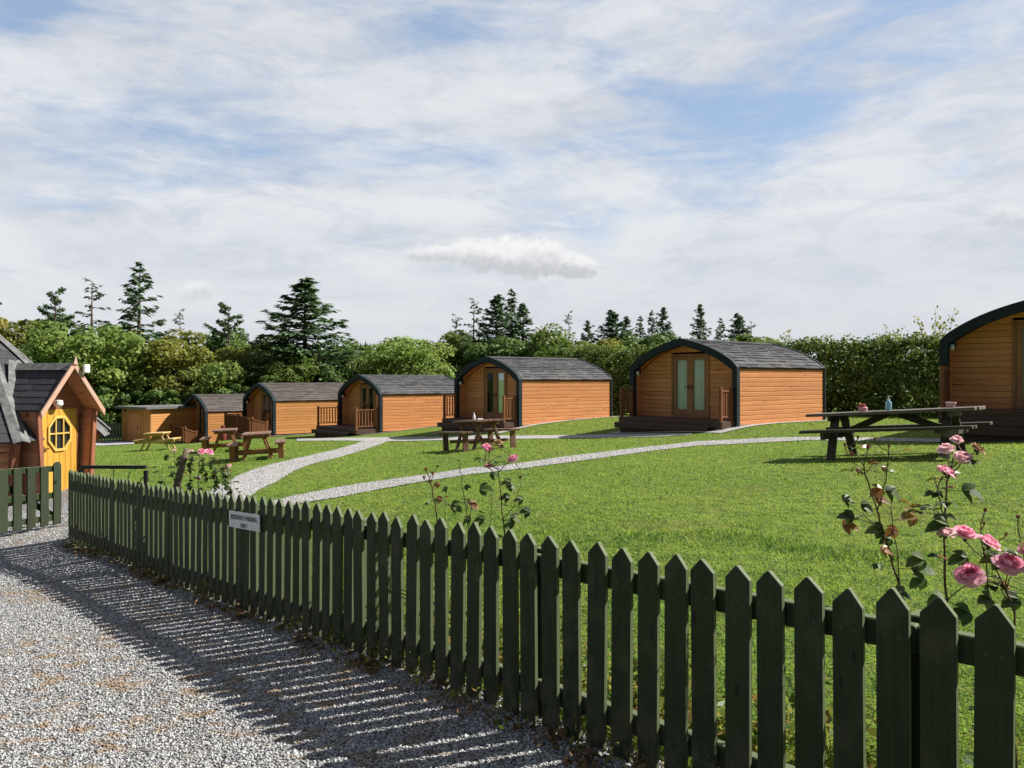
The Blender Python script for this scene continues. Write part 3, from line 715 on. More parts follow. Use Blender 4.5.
# ---------------------------------------------------------------- octagonal barbecue hut with a porch
HC = Vector((-10.75, 15.7, 0)); HC.z = -2.32
pd = math.atan2(-.309, .951)
hut = empty('barbecue_hut', HC, pd, 'red brown octagonal timber hut with steep grey shingle roof and yellow door', 'hut')
RW0, RW1, RE, ZE, ZA = 1.86, 2.10, 2.50, 1.30, 3.50
def ring(rad, z, k): a = math.pi / 8 + k * math.pi / 4; return Vector((rad * math.cos(a), rad * math.sin(a), z))
for k in range(8):                                     # wall k lies between corner k-1 and k; wall at +x is the porch side
    if k == 0: continue
    a0, a1 = k - 1, k
    m = MB(); nb = 8
    for i in range(nb):
        f0, f1 = i / nb, (i + 1) / nb - .012; rr0, rr1 = RW0 + (RW1 - RW0) * f0, RW0 + (RW1 - RW0) * f1
        A, B, C_, D_ = ring(rr0, ZE * f0, a0), ring(rr0, ZE * f0, a1), ring(rr1, ZE * f1, a1), ring(rr1, ZE * f1, a0)
        nrm = ((A + B) / 2); nrm.z = 0; nrm.normalize()
        mid = (A + D_) / 2 + nrm * .025; mid2 = (B + C_) / 2 + nrm * .025; inn = nrm * -.07
        m.add([A, B, mid2, C_, D_, mid, A + inn, B + inn, C_ + inn, D_ + inn], [(0, 1, 2, 5), (5, 2, 3, 4), (6, 9, 8, 7), (0, 6, 7, 1), (4, 3, 8, 9), (0, 5, 4, 9, 6), (1, 7, 8, 3, 2)])
    m.build('wall', M['kota'], hut)
for k in range(8):
    m = MB(); m.bar(ring(RW0 + .03, -.05, k), ring(RW1 + .12, ZE + .02, k), .16, .13, (math.sin(math.pi / 8 + k * math.pi / 4), -math.cos(math.pi / 8 + k * math.pi / 4), 0)); m.build('post', M['kota_dark'], hut, .006)
    # brackets under the eaves either side of the corner
    m = MB(); m.bar(ring(RW0 + .10, .55, k), ring(RE - .12, ZE - .03, k), .07, .09, (math.sin(math.pi / 8 + k * math.pi / 4), -math.cos(math.pi / 8 + k * math.pi / 4), 0)); m.build('bracket', M['kota_dark'], hut, .004)
def facet(m, A, B, T, n, rr, lift=.010, skip=None):
    """shingle courses on the triangle A B T (T the top), trapezoids if T is a pair"""
    T0, T1 = T if isinstance(T, tuple) else (T, T); nrm = (B - A).cross(T0 - A).normalized()
    for i in range(n):
        f0, f1 = i / n, min(1, (i + 1.25) / n)
        a, b, c, d = A.lerp(T0, f0), B.lerp(T1, f0), B.lerp(T1, f1), A.lerp(T0, f1); w = (b - a).length; k = max(1, round(w / .33))
        for j in range(k):
            sh_ = .0 if i % 2 else .5 / k
            g0, g1_ = min(1, max(0, j / k + (sh_ if j else 0))), min(1, (j + 1) / k + sh_)
            if g1_ - g0 < .03: continue
            mid_ = (a.lerp(b, (g0 + g1_) / 2) + d.lerp(c, (g0 + g1_) / 2)) / 2
            if skip and skip(mid_): continue
            h = lift + rr.uniform(0, .006); gp = .006 / max(w, .3)
            q = [a.lerp(b, g0 + gp), a.lerp(b, g1_ - gp), d.lerp(c, g1_ - gp), d.lerp(c, g0 + gp)]
            m.add([q[0] , q[1], q[2], q[3], q[0] + nrm * h, q[1] + nrm * h, q[2] + nrm * .006, q[3] + nrm * .006], [(4, 5, 6, 7), (0, 1, 5, 4), (1, 2, 6, 5), (3, 0, 4, 7)], rr.random())
PX0, PX1, PRZ, PEZ, PHW = 1.2, 2.46, 2.58, 1.74, .68
rr = random.Random(5); top = Vector((0, 0, ZA)); m = MB()
for k in range(8):
    A, B = ring(RE, ZE - .12, k - 1), ring(RE, ZE - .12, k)
    facet(m, A, B, (A.lerp(top, .93), B.lerp(top, .93)), 14, rr, skip=(lambda v: -.58 < v.y < .80 and v.z < PRZ - (PRZ - PEZ) * abs(v.y) / PHW + .03) if k == 0 else None)
    if k == 0: continue
    dn = Vector((0, 0, -.035)); m.add([A, B, top, A + dn, B + dn, top + dn], [(3, 4, 1, 0), (5, 4, 3), (0, 1, 2)], .3)
m.build('roof', M['felt'], hut)
for k in range(8):
    A = ring(RE + .03, ZE - .13, k); T = ring(.17, ZA - .13, k); t0 = Vector((-math.sin(math.pi / 8 + k * math.pi / 4), math.cos(math.pi / 8 + k * math.pi / 4), 0)); up = (T - A).cross(t0).normalized()
    if up.z < 0: up = -up
    m = MB(); w = .14; d = .06
    m.add([A + up * .05, A + t0 * w + up * (.05 - d), T + t0 * w * .55 + up * (.05 - d * .6), T + up * .05, A - t0 * w + up * (.05 - d), T - t0 * w * .55 + up * (.05 - d * .6)], [(0, 1, 2, 3), (0, 3, 5, 4)], .5); m.build('ridge_cap', M['felt_cap'], hut)
m = MB(); m.lathe([(.30, ZA - .26), (.30, ZA + .10), (.26, ZA + .12)], n=8); m.lathe([(.42, ZA + .34), (.40, ZA + .38), (.05, ZA + .55)], n=8)
for k in range(4): m.bar((.22 * math.cos(k * 1.57), .22 * math.sin(k * 1.57), ZA + .1), (.22 * math.cos(k * 1.57), .22 * math.sin(k * 1.57), ZA + .36), .03, .03)
m.build('chimney', M['black'], hut)
# porch, along local +x
m = MB()
for s in (-1, 1):
    A, B = Vector((PX1, s * PHW, PEZ)), Vector((PX0 - .1, s * PHW, PEZ)); T0, T1 = Vector((PX1, 0, PRZ)), Vector((PX0 - .6, 0, PRZ))
    if s < 0: A, B, T0, T1 = B, A, T1, T0
    facet(m, A, B, (T0, T1), 7, rr); dn = Vector((0, 0, -.03)); m.add([A, B, T1, T0, A + dn, B + dn, T1 + dn, T0 + dn], [(0, 1, 2, 3), (7, 6, 5, 4), (0, 4, 5, 1), (0, 3, 7, 4)], .3)
m.build('porch_roof', M['felt'], hut)
m = MB()
for s in (-1, 1): m.add([Vector((PX1 + .02, 0, PRZ + .05)), Vector((PX0 - .5, 0, PRZ + .05)), Vector((PX0 - .5, s * .13, PRZ - .085)), Vector((PX1 + .02, s * .13, PRZ - .085))], [(0, 1, 2, 3)], .5)
m.build('porch_ridge_cap', M['felt_cap'], hut)
m = MB()                                                   # boarded soffit
for s in (-1, 1):
    for i in range(7):
        f0, f1 = i / 7, (i + .95) / 7
        m.prism([(1.5, s * PHW * f0 * .97, PRZ - .055 - (PRZ - PEZ) * f0), (1.5, s * PHW * f1 * .97, PRZ - .055 - (PRZ - PEZ) * f1), (1.5, s * PHW * f1 * .97, PRZ - .037 - (PRZ - PEZ) * f1), (1.5, s * PHW * f0 * .97, PRZ - .037 - (PRZ - PEZ) * f0)], (PX1 - 1.51, 0, 0))
m.build('porch_soffit', M['kota'], hut)
m = MB()                                                   # valley flashing where porch meets the main roof
for s in (-1, 1): m.bar((1.60, s * .56, PEZ + .14), (.98, s * .04, PRZ + .10), .15, .02, (.5, 0, .8))
m.build('valley_flashing', M['felt_cap'], hut)
for s in (-1, 1):
    m = MB(); m.prism([(PX1 + .01, s * -.0, PRZ + .09), (PX1 + .01, s * (PHW + .05), PEZ - .03), (PX1 + .01, s * (PHW + .03), PEZ - .15), (PX1 + .01, s * .0, PRZ - .05)], (.04, 0, 0)); m.build('bargeboard', M['barge'], hut, .004)
m = MB(); m.prism([(PX1 + .052, -.05, PRZ + .02), (PX1 + .052, .05, PRZ + .02), (PX1 + .052, .0, PRZ + .19)], (.025, 0, 0)); m.build('finial', M['barge'], hut)
for s in (-1, 1):                                          # porch cheek walls lean outwards to the eaves
    m = MB(); nb = 9
    for i in range(nb):
        z0, z1 = i * 1.72 / nb, (i + .985) * 1.72 / nb; y0, y1 = .47 + .12 * i / nb, .47 + .12 * (i + 1) / nb
        m.prism([(1.7, s * y0, z0), (1.7, s * (y0 + .04), z0), (1.7, s * (y1 + .04), z1), (1.7, s * y1, z1)], (.60, 0, 0))
    m.build('porch_wall', M['kota'], hut)
    m = MB(); m.prism([(2.30, s * .48, -.05), (2.30, s * .56, -.05), (2.30, s * .68, 1.70), (2.30, s * .585, 1.70)], (.06, 0, 0)); m.build('porch_post', M['kota_dark'], hut, .005)
m = MB(); z = 1.62
while z < PRZ - .14:
    y0 = PHW * (PRZ - z) / (PRZ - PEZ) - .03; y1 = PHW * (PRZ - z - .13) / (PRZ - PEZ) - .03
    m.prism([(2.06, -y0, z), (2.06, y0, z), (2.06, max(y1, .01), z + .125), (2.06, -max(y1, .01), z + .125)], (.03, 0, 0)); z += .13
m.build('gable', M['kota_dark'], hut)
# the yellow door with an octagonal window
DX, DWd, DH = 2.08, .80, 1.74
def oct_(rad, x): return [Vector((x, rad * .82 * math.cos(math.pi / 8 + i * math.pi / 4), 1.27 + rad * 1.06 * math.sin(math.pi / 8 + i * math.pi / 4))) for i in range(8)]
dy = -.10
m = MB(); OC = oct_(.32, DX)
ys_ = [-DWd / 2 + i * DWd / 6 for i in range(7)]
for i in range(6):                                        # vertical planks cut round the window
    y0, y1 = ys_[i] + .003, ys_[i + 1] - .003
    def span(y):
        zs = []
        for p, q in zip(OC, OC[1:] + OC[:1]):
            if (p.y - y) * (q.y - y) < 0: zs.append(p.z + (q.z - p.z) * (y - p.y) / (q.y - p.y))
        return (min(zs), max(zs)) if len(zs) == 2 else None
    e = .001; a_, b_ = span(y0 + e), span(y1 - e); cuts = [y0, y1]
    yb = sorted([y0, y1] + [p.y for p in OC if y0 < p.y < y1])
    for u0, u1 in zip(yb[:-1], yb[1:]):
        if u1 - u0 < .002: continue
        s0, s1 = span(u0 + 1e-4), span(u1 - 1e-4)
        if s0 is None and s1 is None: m.prism([(DX, u0, .06), (DX, u1, .06), (DX, u1, DH), (DX, u0, DH)], (.04, 0, 0), i / 6)
        else:
            c_ = 1.27; s0 = s0 or (c_, c_); s1 = s1 or (c_, c_)
            m.prism([(DX, u0, .06), (DX, u1, .06), (DX, u1, s1[0]), (DX, u0, s0[0])], (.04, 0, 0), i / 6); m.prism([(DX, u0, s0[1]), (DX, u1, s1[1]), (DX, u1, DH), (DX, u0, DH)], (.04, 0, 0), i / 6)
door = m.build('door', M['yellow'], hut, .003)
m = MB(); A, B = oct_(.345, DX + .035), oct_(.295, DX + .035); fw = Vector((.035, 0, 0))
for i in range(8):
    j = (i + 1) % 8; m.add([A[i], A[j], B[j], B[i], A[i] + fw, A[j] + fw, B[j] + fw, B[i] + fw], [(0, 1, 2, 3), (7, 6, 5, 4), (0, 4, 5, 1), (2, 6, 7, 3)], .5)
m.box((DX + .045, 0, 1.27), (.03, .47, .030)); m.box((DX + .047, -.085, 1.27), (.03, .026, .58)); m.box((DX + .047, .085, 1.27), (.03, .026, .58))
m.build('window_frame', M['yellow_frame'], door, .003)
m = MB(); m.prism(oct_(.31, DX + .02), (.006, 0, 0)); m.build('window_pane', M['dark_glass'], door)
m = MB(); m.box((DX + .055, -.36, .98), (.02, .03, .14)); m.bar((DX + .08, -.36, 1.0), (DX + .08, -.26, 1.0), .02, .02); m.build('handle', M['black'], door)
m = MB()
for s in (-1, 1): m.box((DX, s * (DWd / 2 + .03), .88), (.07, .05, 1.76))
m.box((DX, 0, DH + .03), (.07, DWd + .11, .05)); m.build('door_frame', M['kota_dark'], hut, .004)
m = MB(); m.box((DX + .20, 0, -.01), (.5, .9, .10)); m.build('threshold', M['deck'], hut, .006)
m = MB(); m.lathe([(.02, .06), (.07, .05), (.08, -.03), (.05, -.07)], (2.22, -.10, 1.86), 12); m.box((2.13, -.10, 1.86), (.14, .06, .06)); m.build('porch_lamp', M['white'], hut, 0, False)
m = MB(); m.box((2.58, .20, 2.52), (.06, .13, .16)); m.bar((2.50, .16, 2.40), (2.56, .19, 2.45), .03, .03); m.build('floodlight', M['white'], hut, .01)
# ---------------------------------------------------------------- picket fence
fx, fy = fence_xy(0); FZ0 = fence_top(0) - FH
fence = empty('picket_fence', (fx, fy, FZ0), math.atan2(FDY, FDX), 'long dark green picket fence between gravel yard and lawn', 'fence')
def loc(n, y=0, z=0): return Vector((n * PITCH, y, fence_top(n) - FH - FZ0 + z))
pm = []
for k in range(10):
    rr = random.Random(k); w = .0975 + rr.uniform(-.002, .002); h = FH + rr.uniform(-.012, .006); s = h - .050 + rr.uniform(-.005, .005); c = rr.uniform(-.004, .004)
    bm = bmesh.new(); poly = [(-w / 2, 0), (w / 2, 0), (w / 2, s), (c + .004, h), (c - .004, h), (-w / 2, s + rr.uniform(-.006, .006))]
    a = [bm.verts.new((x, 0, z)) for x, z in poly]; b = [bm.verts.new((x, .022, z)) for x, z in poly]; n = len(poly)
    bm.faces.new(a); bm.faces.new(b[::-1])
    for i in range(n): bm.faces.new((a[i], b[i], b[(i + 1) % n], a[(i + 1) % n]))
    bmesh.ops.recalc_face_normals(bm, faces=bm.faces); bmesh.ops.bevel(bm, geom=bm.edges[:], offset=.002, segments=1, affect='EDGES')
    me = bpy.data.meshes.new('picket'); bm.to_mesh(me); bm.free(); me.materials.append(M['fence']); pm.append(me)
rr = random.Random(3)
for n in range(-13, 77):
    o = bpy.data.objects.new('picket', pm[rr.randrange(10)]); COL.objects.link(o); o.parent = fence
    o.location = loc(n + rr.uniform(-.03, .03), .001 + rr.uniform(0, .003), rr.uniform(-.008, .008) - .002); o.rotation_euler = (rr.uniform(-.008, .008), rr.uniform(-.011, .011), rr.uniform(-.02, .02))
posts = [-13.2, 1.57, 14, 26, 37.5, 49, 62, 76]
for n in posts:
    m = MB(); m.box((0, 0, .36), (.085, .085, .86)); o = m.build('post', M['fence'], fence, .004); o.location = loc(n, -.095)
for z in (FH - .145, .155):
    for a, b in zip(posts[:-1], posts[1:]):
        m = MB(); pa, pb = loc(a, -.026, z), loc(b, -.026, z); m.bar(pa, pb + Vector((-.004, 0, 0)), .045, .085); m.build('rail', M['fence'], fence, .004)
# the sign
sg = empty('sign', (0, 0, 0), 0, 'small white sign with two lines of dark lettering on the fence', 'sign')
def fworld(n, y=0, z=0): return fence.matrix_basis @ loc(n, y, z)
sg.location = fworld(37.0, .034, FH - .19); sg.rotation_euler = (0, math.atan2(fence_top(35.6) - fence_top(39.6), 4 * PITCH), fence.rotation_euler.z)
m = MB(); m.box((0, 0, 0), (.55, .008, .125)); m.build('board', M['sign'], sg, .002)
for txt, z, sz in (('RESIDENTS PARKING', .018, .050), ('ONLY', -.038, .046)):
    cu = bpy.data.curves.new('lettering', 'FONT'); cu.body = txt; cu.size = sz; cu.align_x = 'CENTER'; cu.align_y = 'CENTER'; cu.extrude = .0008; cu.materials.append(M['ink'])
    tmp = bpy.data.objects.new('lettering', cu); COL.objects.link(tmp); bpy.context.view_layer.update()
    me = bpy.data.meshes.new_from_object(tmp.evaluated_get(bpy.context.evaluated_depsgraph_get())); bpy.data.objects.remove(tmp)
    o = bpy.data.objects.new('lettering', me); COL.objects.link(o); o.parent = sg
    o.matrix_local = Matrix(((-1, 0, 0, 0), (0, 0, 1, .0056), (0, 1, 0, z), (0, 0, 0, 1)))
m = MB()
for x in (-.25, .25): m.lathe([(.006, 0), (.006, .003), (.002, .004)], (0, 0, 0), 8); 
m = MB()
for x in (-.25, .25): m.box((x, .006, .0), (.012, .004, .012))
m.build('screw', M['metal'], sg)

# ---------------------------------------------------------------- open gate at the left
gA, gB = P(58, 528, 11.25), P(-16, 540, 10.1)
d = (gB - gA); gl = math.hypot(d.x, d.y); rz = math.atan2(d.y, d.x)
gate = empty('picket_gate', (gA.x, gA.y, gA.z + .06), rz, 'open olive green board gate standing in front of the hut', 'gate')
sgn = 1 if (math.cos(rz) * 0 - (-math.sin(rz)) * 0) >= 0 else 1
yf = 1 if (Vector((-math.sin(rz), math.cos(rz))) .dot(Vector((-gA.x, -gA.y)))) > 0 else -1    # side that faces the yard
slope = d.z / gl
nb = 6
for i in range(nb):
    x = .04 + i * (gl - .08) / (nb - 1); m = MB(); w = .135; h = .84 if i else .90; z0 = slope * x
    if i: m.prism([(x - w / 2, yf * .012, z0), (x + w / 2, yf * .012, z0), (x + w / 2, yf * .012, z0 + h), (x - w / 2, yf * .012, z0 + h)], (0, yf * .022, 0))
    else: m.prism([(x - w / 2, yf * .012, z0), (x + w / 2, yf * .012, z0)] + [(x + w / 2 * math.cos(a), yf * .012, z0 + h - .07 + .07 * math.sin(a)) for a in [k * math.pi / 8 for k in range(9)]], (0, yf * .022, 0))
    m.build('picket', M['gate'], gate, .003)
for z in (.10, .42, .80):
    m = MB(); m.bar((-.02, 0, z), (gl + .02, 0, z + slope * gl), .022, .085); m.build('rail', M['fence'], gate, .003)
m = MB(); m.bar((.05, -yf * .025, .12), (gl - .05, -yf * .025, .78 + slope * gl), .022, .08); m.build('brace', M['fence'], gate)
m = MB(); m.box((.09, yf * .04, .62), (.05, .012, .03)); m.build('latch', M['black'], gate)
# black handrail on the grass beyond the fence
hA, hB = P(82, 467, 11.6), P(146, 464.5, 11.4); d = hB - hA; L_ = math.hypot(d.x, d.y)
hr = empty('handrail', (hA.x, hA.y, g1(hA.x, hA.y)), math.atan2(d.y, d.x), 'black metal handrail on the grass between the hut and picket fence', 'handrail')
zt = hA.z - hr.location.z
m = MB(); m.bar((0, 0, zt), (L_, 0, zt + .02), .05, .05); m.build('top_bar', M['black'], hr, .003)
for x in (0, L_): m = MB(); m.box((x, 0, (zt - .027) / 2 - .1), (.05, .05, zt - .027 + .2)); m.build('post', M['black'], hr, .003)
m = MB(); m.tube([(L_ * .5, 0, zt - .02), (L_ * .5, 0, .2)], .006); m.tube([(L_ * .97, 0, zt - .12), (L_ * .55, 0, .25)], .007); m.tube([(L_ * .75, 0, zt - .05), (L_ * .62, 0, .25)], .006); m.build('rod', M['black'], hr)

# ---------------------------------------------------------------- picnic tables
def picnic_table(label, x, y, rz, L=1.8, top='grey_wood', leg='dark_wood', bench='dark_wood', tilt=True, z=None, Wt=.78, H=.75, slab=False):
    r = empty('picnic_table', (x, y, g1(x, y) if z is None else z), rz, label, 'picnic table', 'picnic tables on the lawn')
    if tilt:
        dx, dy = math.cos(rz), math.sin(rz); sx = (g1(x + dx * .8, y + dy * .8) - g1(x - dx * .8, y - dy * .8)) / 1.6; sy = (g1(x - dy * .6, y + dx * .6) - g1(x + dy * .6, y - dx * .6)) / 1.2
        q = Vector((0, 0, 1)).rotation_difference(Vector((-sx * .8, -sy * .8, 1))); r.rotation_euler = (Matrix.Rotation(rz, 3, 'Z') @ q.to_matrix()).to_euler()
    pr = random.Random(label); n = 5; m = MB()
    for i in range(n):
        m.box((pr.uniform(-.02, .02), (i - (n - 1) / 2) * Wt / n, H - .02), (L + pr.uniform(-.03, .03), Wt / n - .012, .05), None, pr.random())
    m.build('tabletop', M[top], r, .005)
    ax = L * .33
    if slab:
        for s in (-1, 1):
            for q in (-1, 1):
                m = MB(); m.bar((s * ax, q * .16, H - .045), (s * ax, q * .40, -.03), .06, .12, (1, 0, 0)); m.build('leg', M[leg], r, .004)
                m = MB(); m.box((s * (L * .40), q * .655, .205), (.05, .15, .46)); m.build('bench_leg', M[leg], r, .006)
            m = MB(); m.box((s * (ax - .06), 0, .20), (.05, 1.20, .08)); m.box((s * (ax - .06), 0, H - .085), (.05, Wt - .08, .085)); m.build('crossbar', M[leg], r, .004)
    else:
        for s in (-1, 1):
            for q in (-1, 1):
                m = MB(); m.bar((s * ax, q * .20, H - .042), (s * ax, q * .60, -.03), .055, .135, (1, 0, 0)); m.build('leg', M[leg], r, .004)
                b = MB()
            m = MB(); m.box((s * (ax + .05), 0, .385), (.055, 1.58, .13)); m.box((s * (ax + .05), 0, H - .088), (.048, Wt - .06, .09)); m.build('crossbar', M[leg], r, .004)
            m = MB(); m.bar((s * .10, 0, H - .06), (s * (ax + .02), 0, .36), .11, .055, (0, 1, 0)); m.build('brace', M[leg], r, .004)
    for q in (-1, 1):
        m = MB()
        for i in range(2): m.box((pr.uniform(-.02, .02), q * (.655 + (i - .5) * .145), .46), (L + pr.uniform(-.02, .02), .138, .05), None, pr.random())
        m.build('bench', M[bench], r, .005)
    return r
T1 = picnic_table('long dark weathered picnic table with soap bottle on it, nearest the fence at right', 6.42, 13.05, math.atan2(-.66, .75), 2.62, Wt=.86)
q = P(479, 440, 20.6); T2 = picnic_table('reddish picnic table on the lawn before the middle pod, a white bottle on top', q.x, q.y, R(-66), 1.9, 'red_wood', 'red_wood', 'red_wood', slab=True)
q = P(258, 440, 22.7); T3 = picnic_table('brown picnic table with orange legs, the nearer of two left of the path', q.x, q.y, R(-74), 1.85, 'red_wood', 'red_wood_end', 'red_wood', slab=True)
q = P(226, 440, 27.0); T4 = picnic_table('brown picnic table standing just behind another, left of the path', q.x, q.y, R(-72), 1.85, 'red_wood', 'red_wood_end', 'red_wood', slab=True)
q = P(158, 440, 33.5); T5 = picnic_table('pale new wood picnic table in front of the flat roofed shed', q.x, q.y, R(-77), 1.75, 'new_wood', 'new_wood', 'new_wood')
bpy.context.view_layer.update()
def on_table(T, px, ly, H=.751):
    best = min((abs(CX + F * w.x / w.y - px), w) for w in (T.matrix_basis @ Vector((x, ly, H)) for x in np.linspace(-1.1, 1.1, 200)))
    return best[1]
M['liquid'] = m_plain('blue_soap', (.25, .50, .62), .15, .5, .1); M['pinkpack'] = m_plain('pink_pack', (.60, .28, .30), .5, .3, .2, 30); M['redlid'] = m_plain('red_lid', (.40, .05, .06), .4, .4, .1); M['palepink'] = m_plain('pale_pink_pot', (.58, .38, .36), .6, .3, .1, 30)
b = empty('soap_bottle', on_table(T1, 888.5, .05), 0, 'pale blue soap bottle with white pump on the dark picnic table', 'bottle')
m = MB(); m.lathe([(.045, .0), (.05, .01), (.05, .12), (.046, .145), (.022, .165), (.018, .18)], n=14); m.build('body', M['liquid'], b, 0, True)
m = MB(); m.lathe([(.022, .176), (.022, .2), (.008, .202), (.008, .235), (.018, .237), (.018, .25)], n=10); m.bar((0, 0, .245), (.05, -.02, .24), .014, .012); m.build('pump', M['white'], b)
b = empty('storage_jar', on_table(T1, 863, .0), 0, 'small pink jar with red lid at the left of the soap bottle', 'jar')
m = MB(); m.lathe([(.07, 0), (.075, .01), (.075, .075), (.06, .085)], n=14); m.build('body', M['pinkpack'], b, 0); m = MB(); m.lathe([(.052, .082), (.055, .09), (.055, .13), (.045, .135)], (-.015, 0, 0), n=14); m.build('lid', M['redlid'], b)
b = empty('flower_pot', on_table(T1, 951, .10), 0, 'small pale pink pot at the right end of the dark picnic table', 'pot')
m = MB(); m.lathe([(.055, 0), (.075, .085), (.078, .09), (.07, .088), (.055, .03)], n=16); m.build('body', M['palepink'], b, 0); m = MB(); m.lathe([(.078, .07), (.082, .072), (.082, .092), (.07, .09)], n=16); m.build('rim', M['palepink'], b)
b = empty('white_bottle', on_table(T2, 474, .05), 0, 'small white bottle standing on the reddish picnic table', 'bottle')
m = MB(); m.lathe([(.035, 0), (.038, .01), (.038, .12), (.015, .15), (.015, .17)], n=12); m.build('body', M['white'], b, 0, True); m = MB(); m.lathe([(.018, .165), (.018, .195), (.01, .2)], n=10); m.build('cap', M['white'], b)
b = empty('napkin_tray', on_table(T2, 480, .1), R(20), 'small flat white tray beside the white bottle', 'tray')
m = MB(); m.box((0, 0, .012), (.16, .11, .024)); m.box((0, 0, .03), (.13, .08, .012)); m.build('tray', M['white'], b, .003)
M['rustred'] = m_plain('dull_red_paint', (.22, .05, .035), .6, .3, .25, 10)
q = P(223, 440, 40.5); q.z = g1(q.x, q.y); b = empty('gas_cylinder', q, 0, 'dull red gas cylinder against the farthest pod beside its ramp', 'gas cylinder')
m = MB(); m.lathe([(.15, 0), (.17, .03), (.17, .5), (.13, .62), (.05, .68)], n=14); m.build('body', M['rustred'], b, 0, True); m = MB(); m.lathe([(.09, .64), (.10, .66), (.10, .78), (.09, .79)], n=12); m.build('collar', M['rustred'], b)

# ---------------------------------------------------------------- leaves, petals, roses
def leaflet(m, base, d, nrm, ln, wd, rr, droop=.25, r=None):
    d = Vector(d).normalized(); nrm = Vector(nrm); s = d.cross(nrm).normalized(); nrm = s.cross(d).normalized(); base = Vector(base)
    rows = [(0, .04), (.25, .80), (.5, 1.0), (.75, .72), (1, .03)]; vs = []; fold = .35 + rr.uniform(-.1, .15)
    for v, w in rows:
        c = base + d * (ln * v) - nrm * (droop * ln * v * v); hw = wd / 2 * w
        vs += [c - s * hw + nrm * hw * fold, c, c + s * hw + nrm * hw * fold]
    fs = []
    for i in range(len(rows) - 1):
        for j in range(2): fs.append((i * 3 + j, i * 3 + j + 1, i * 3 + j + 4, i * 3 + j + 3))
    m.add(vs, fs, rr.random() if r is None else r)
def bloom_mesh(m, c, r, axis, rr, openness=1.0, layers=(2, 3, 4, 5, 6, 6)):
    ax = Vector(axis).normalized(); t1 = ax.cross(Vector((.3, .5, .1))).normalized(); t2 = ax.cross(t1); c = Vector(c)
    nl = len(layers)
    for li, k in enumerate(layers):
        f = (li + .5) / nl; op = R(1 + 77 * f) * openness; ln = r * (.74 + .36 * f)
        for j in range(k):
            a = 2 * math.pi * (j + .5 * (li % 2) + rr.uniform(-.15, .15)) / k; rad = t1 * math.cos(a) + t2 * math.sin(a); tan = ax.cross(rad)
            o2 = op * rr.uniform(.85, 1.15); l2 = ln * rr.uniform(.88, 1.1); vs = []
            for vi in range(5):
                v = vi / 4; ang = o2 * v ** .75 if li >= nl - 2 else o2 * math.sin(v * math.pi * .8) ** .8
                p = c + ax * (l2 * v * math.cos(ang)) + rad * (l2 * v * math.sin(ang) + r * .04) - ax * r * .35
                w = l2 * .62 * (.25 + .75 * math.sin(min(1, v * 1.15) * math.pi * .62))
                for ui in range(5):
                    u_ = (ui - 2) / 2; e = rr.uniform(-.045, .045) * r * (.3 + v)
                    vs.append(p + tan * (u_ * w * .8) - rad * (u_ * u_ * w * .45 * (1 - .6 * f)) + ax * (u_ * u_ * w * .12 + e) + rad * e)
            m.add(vs, [(vi * 5 + ui, vi * 5 + ui + 1, vi * 5 + ui + 6, vi * 5 + ui + 5) for vi in range(4) for ui in range(4)], min(1, max(0, f * .8 + rr.uniform(-.1, .25))))
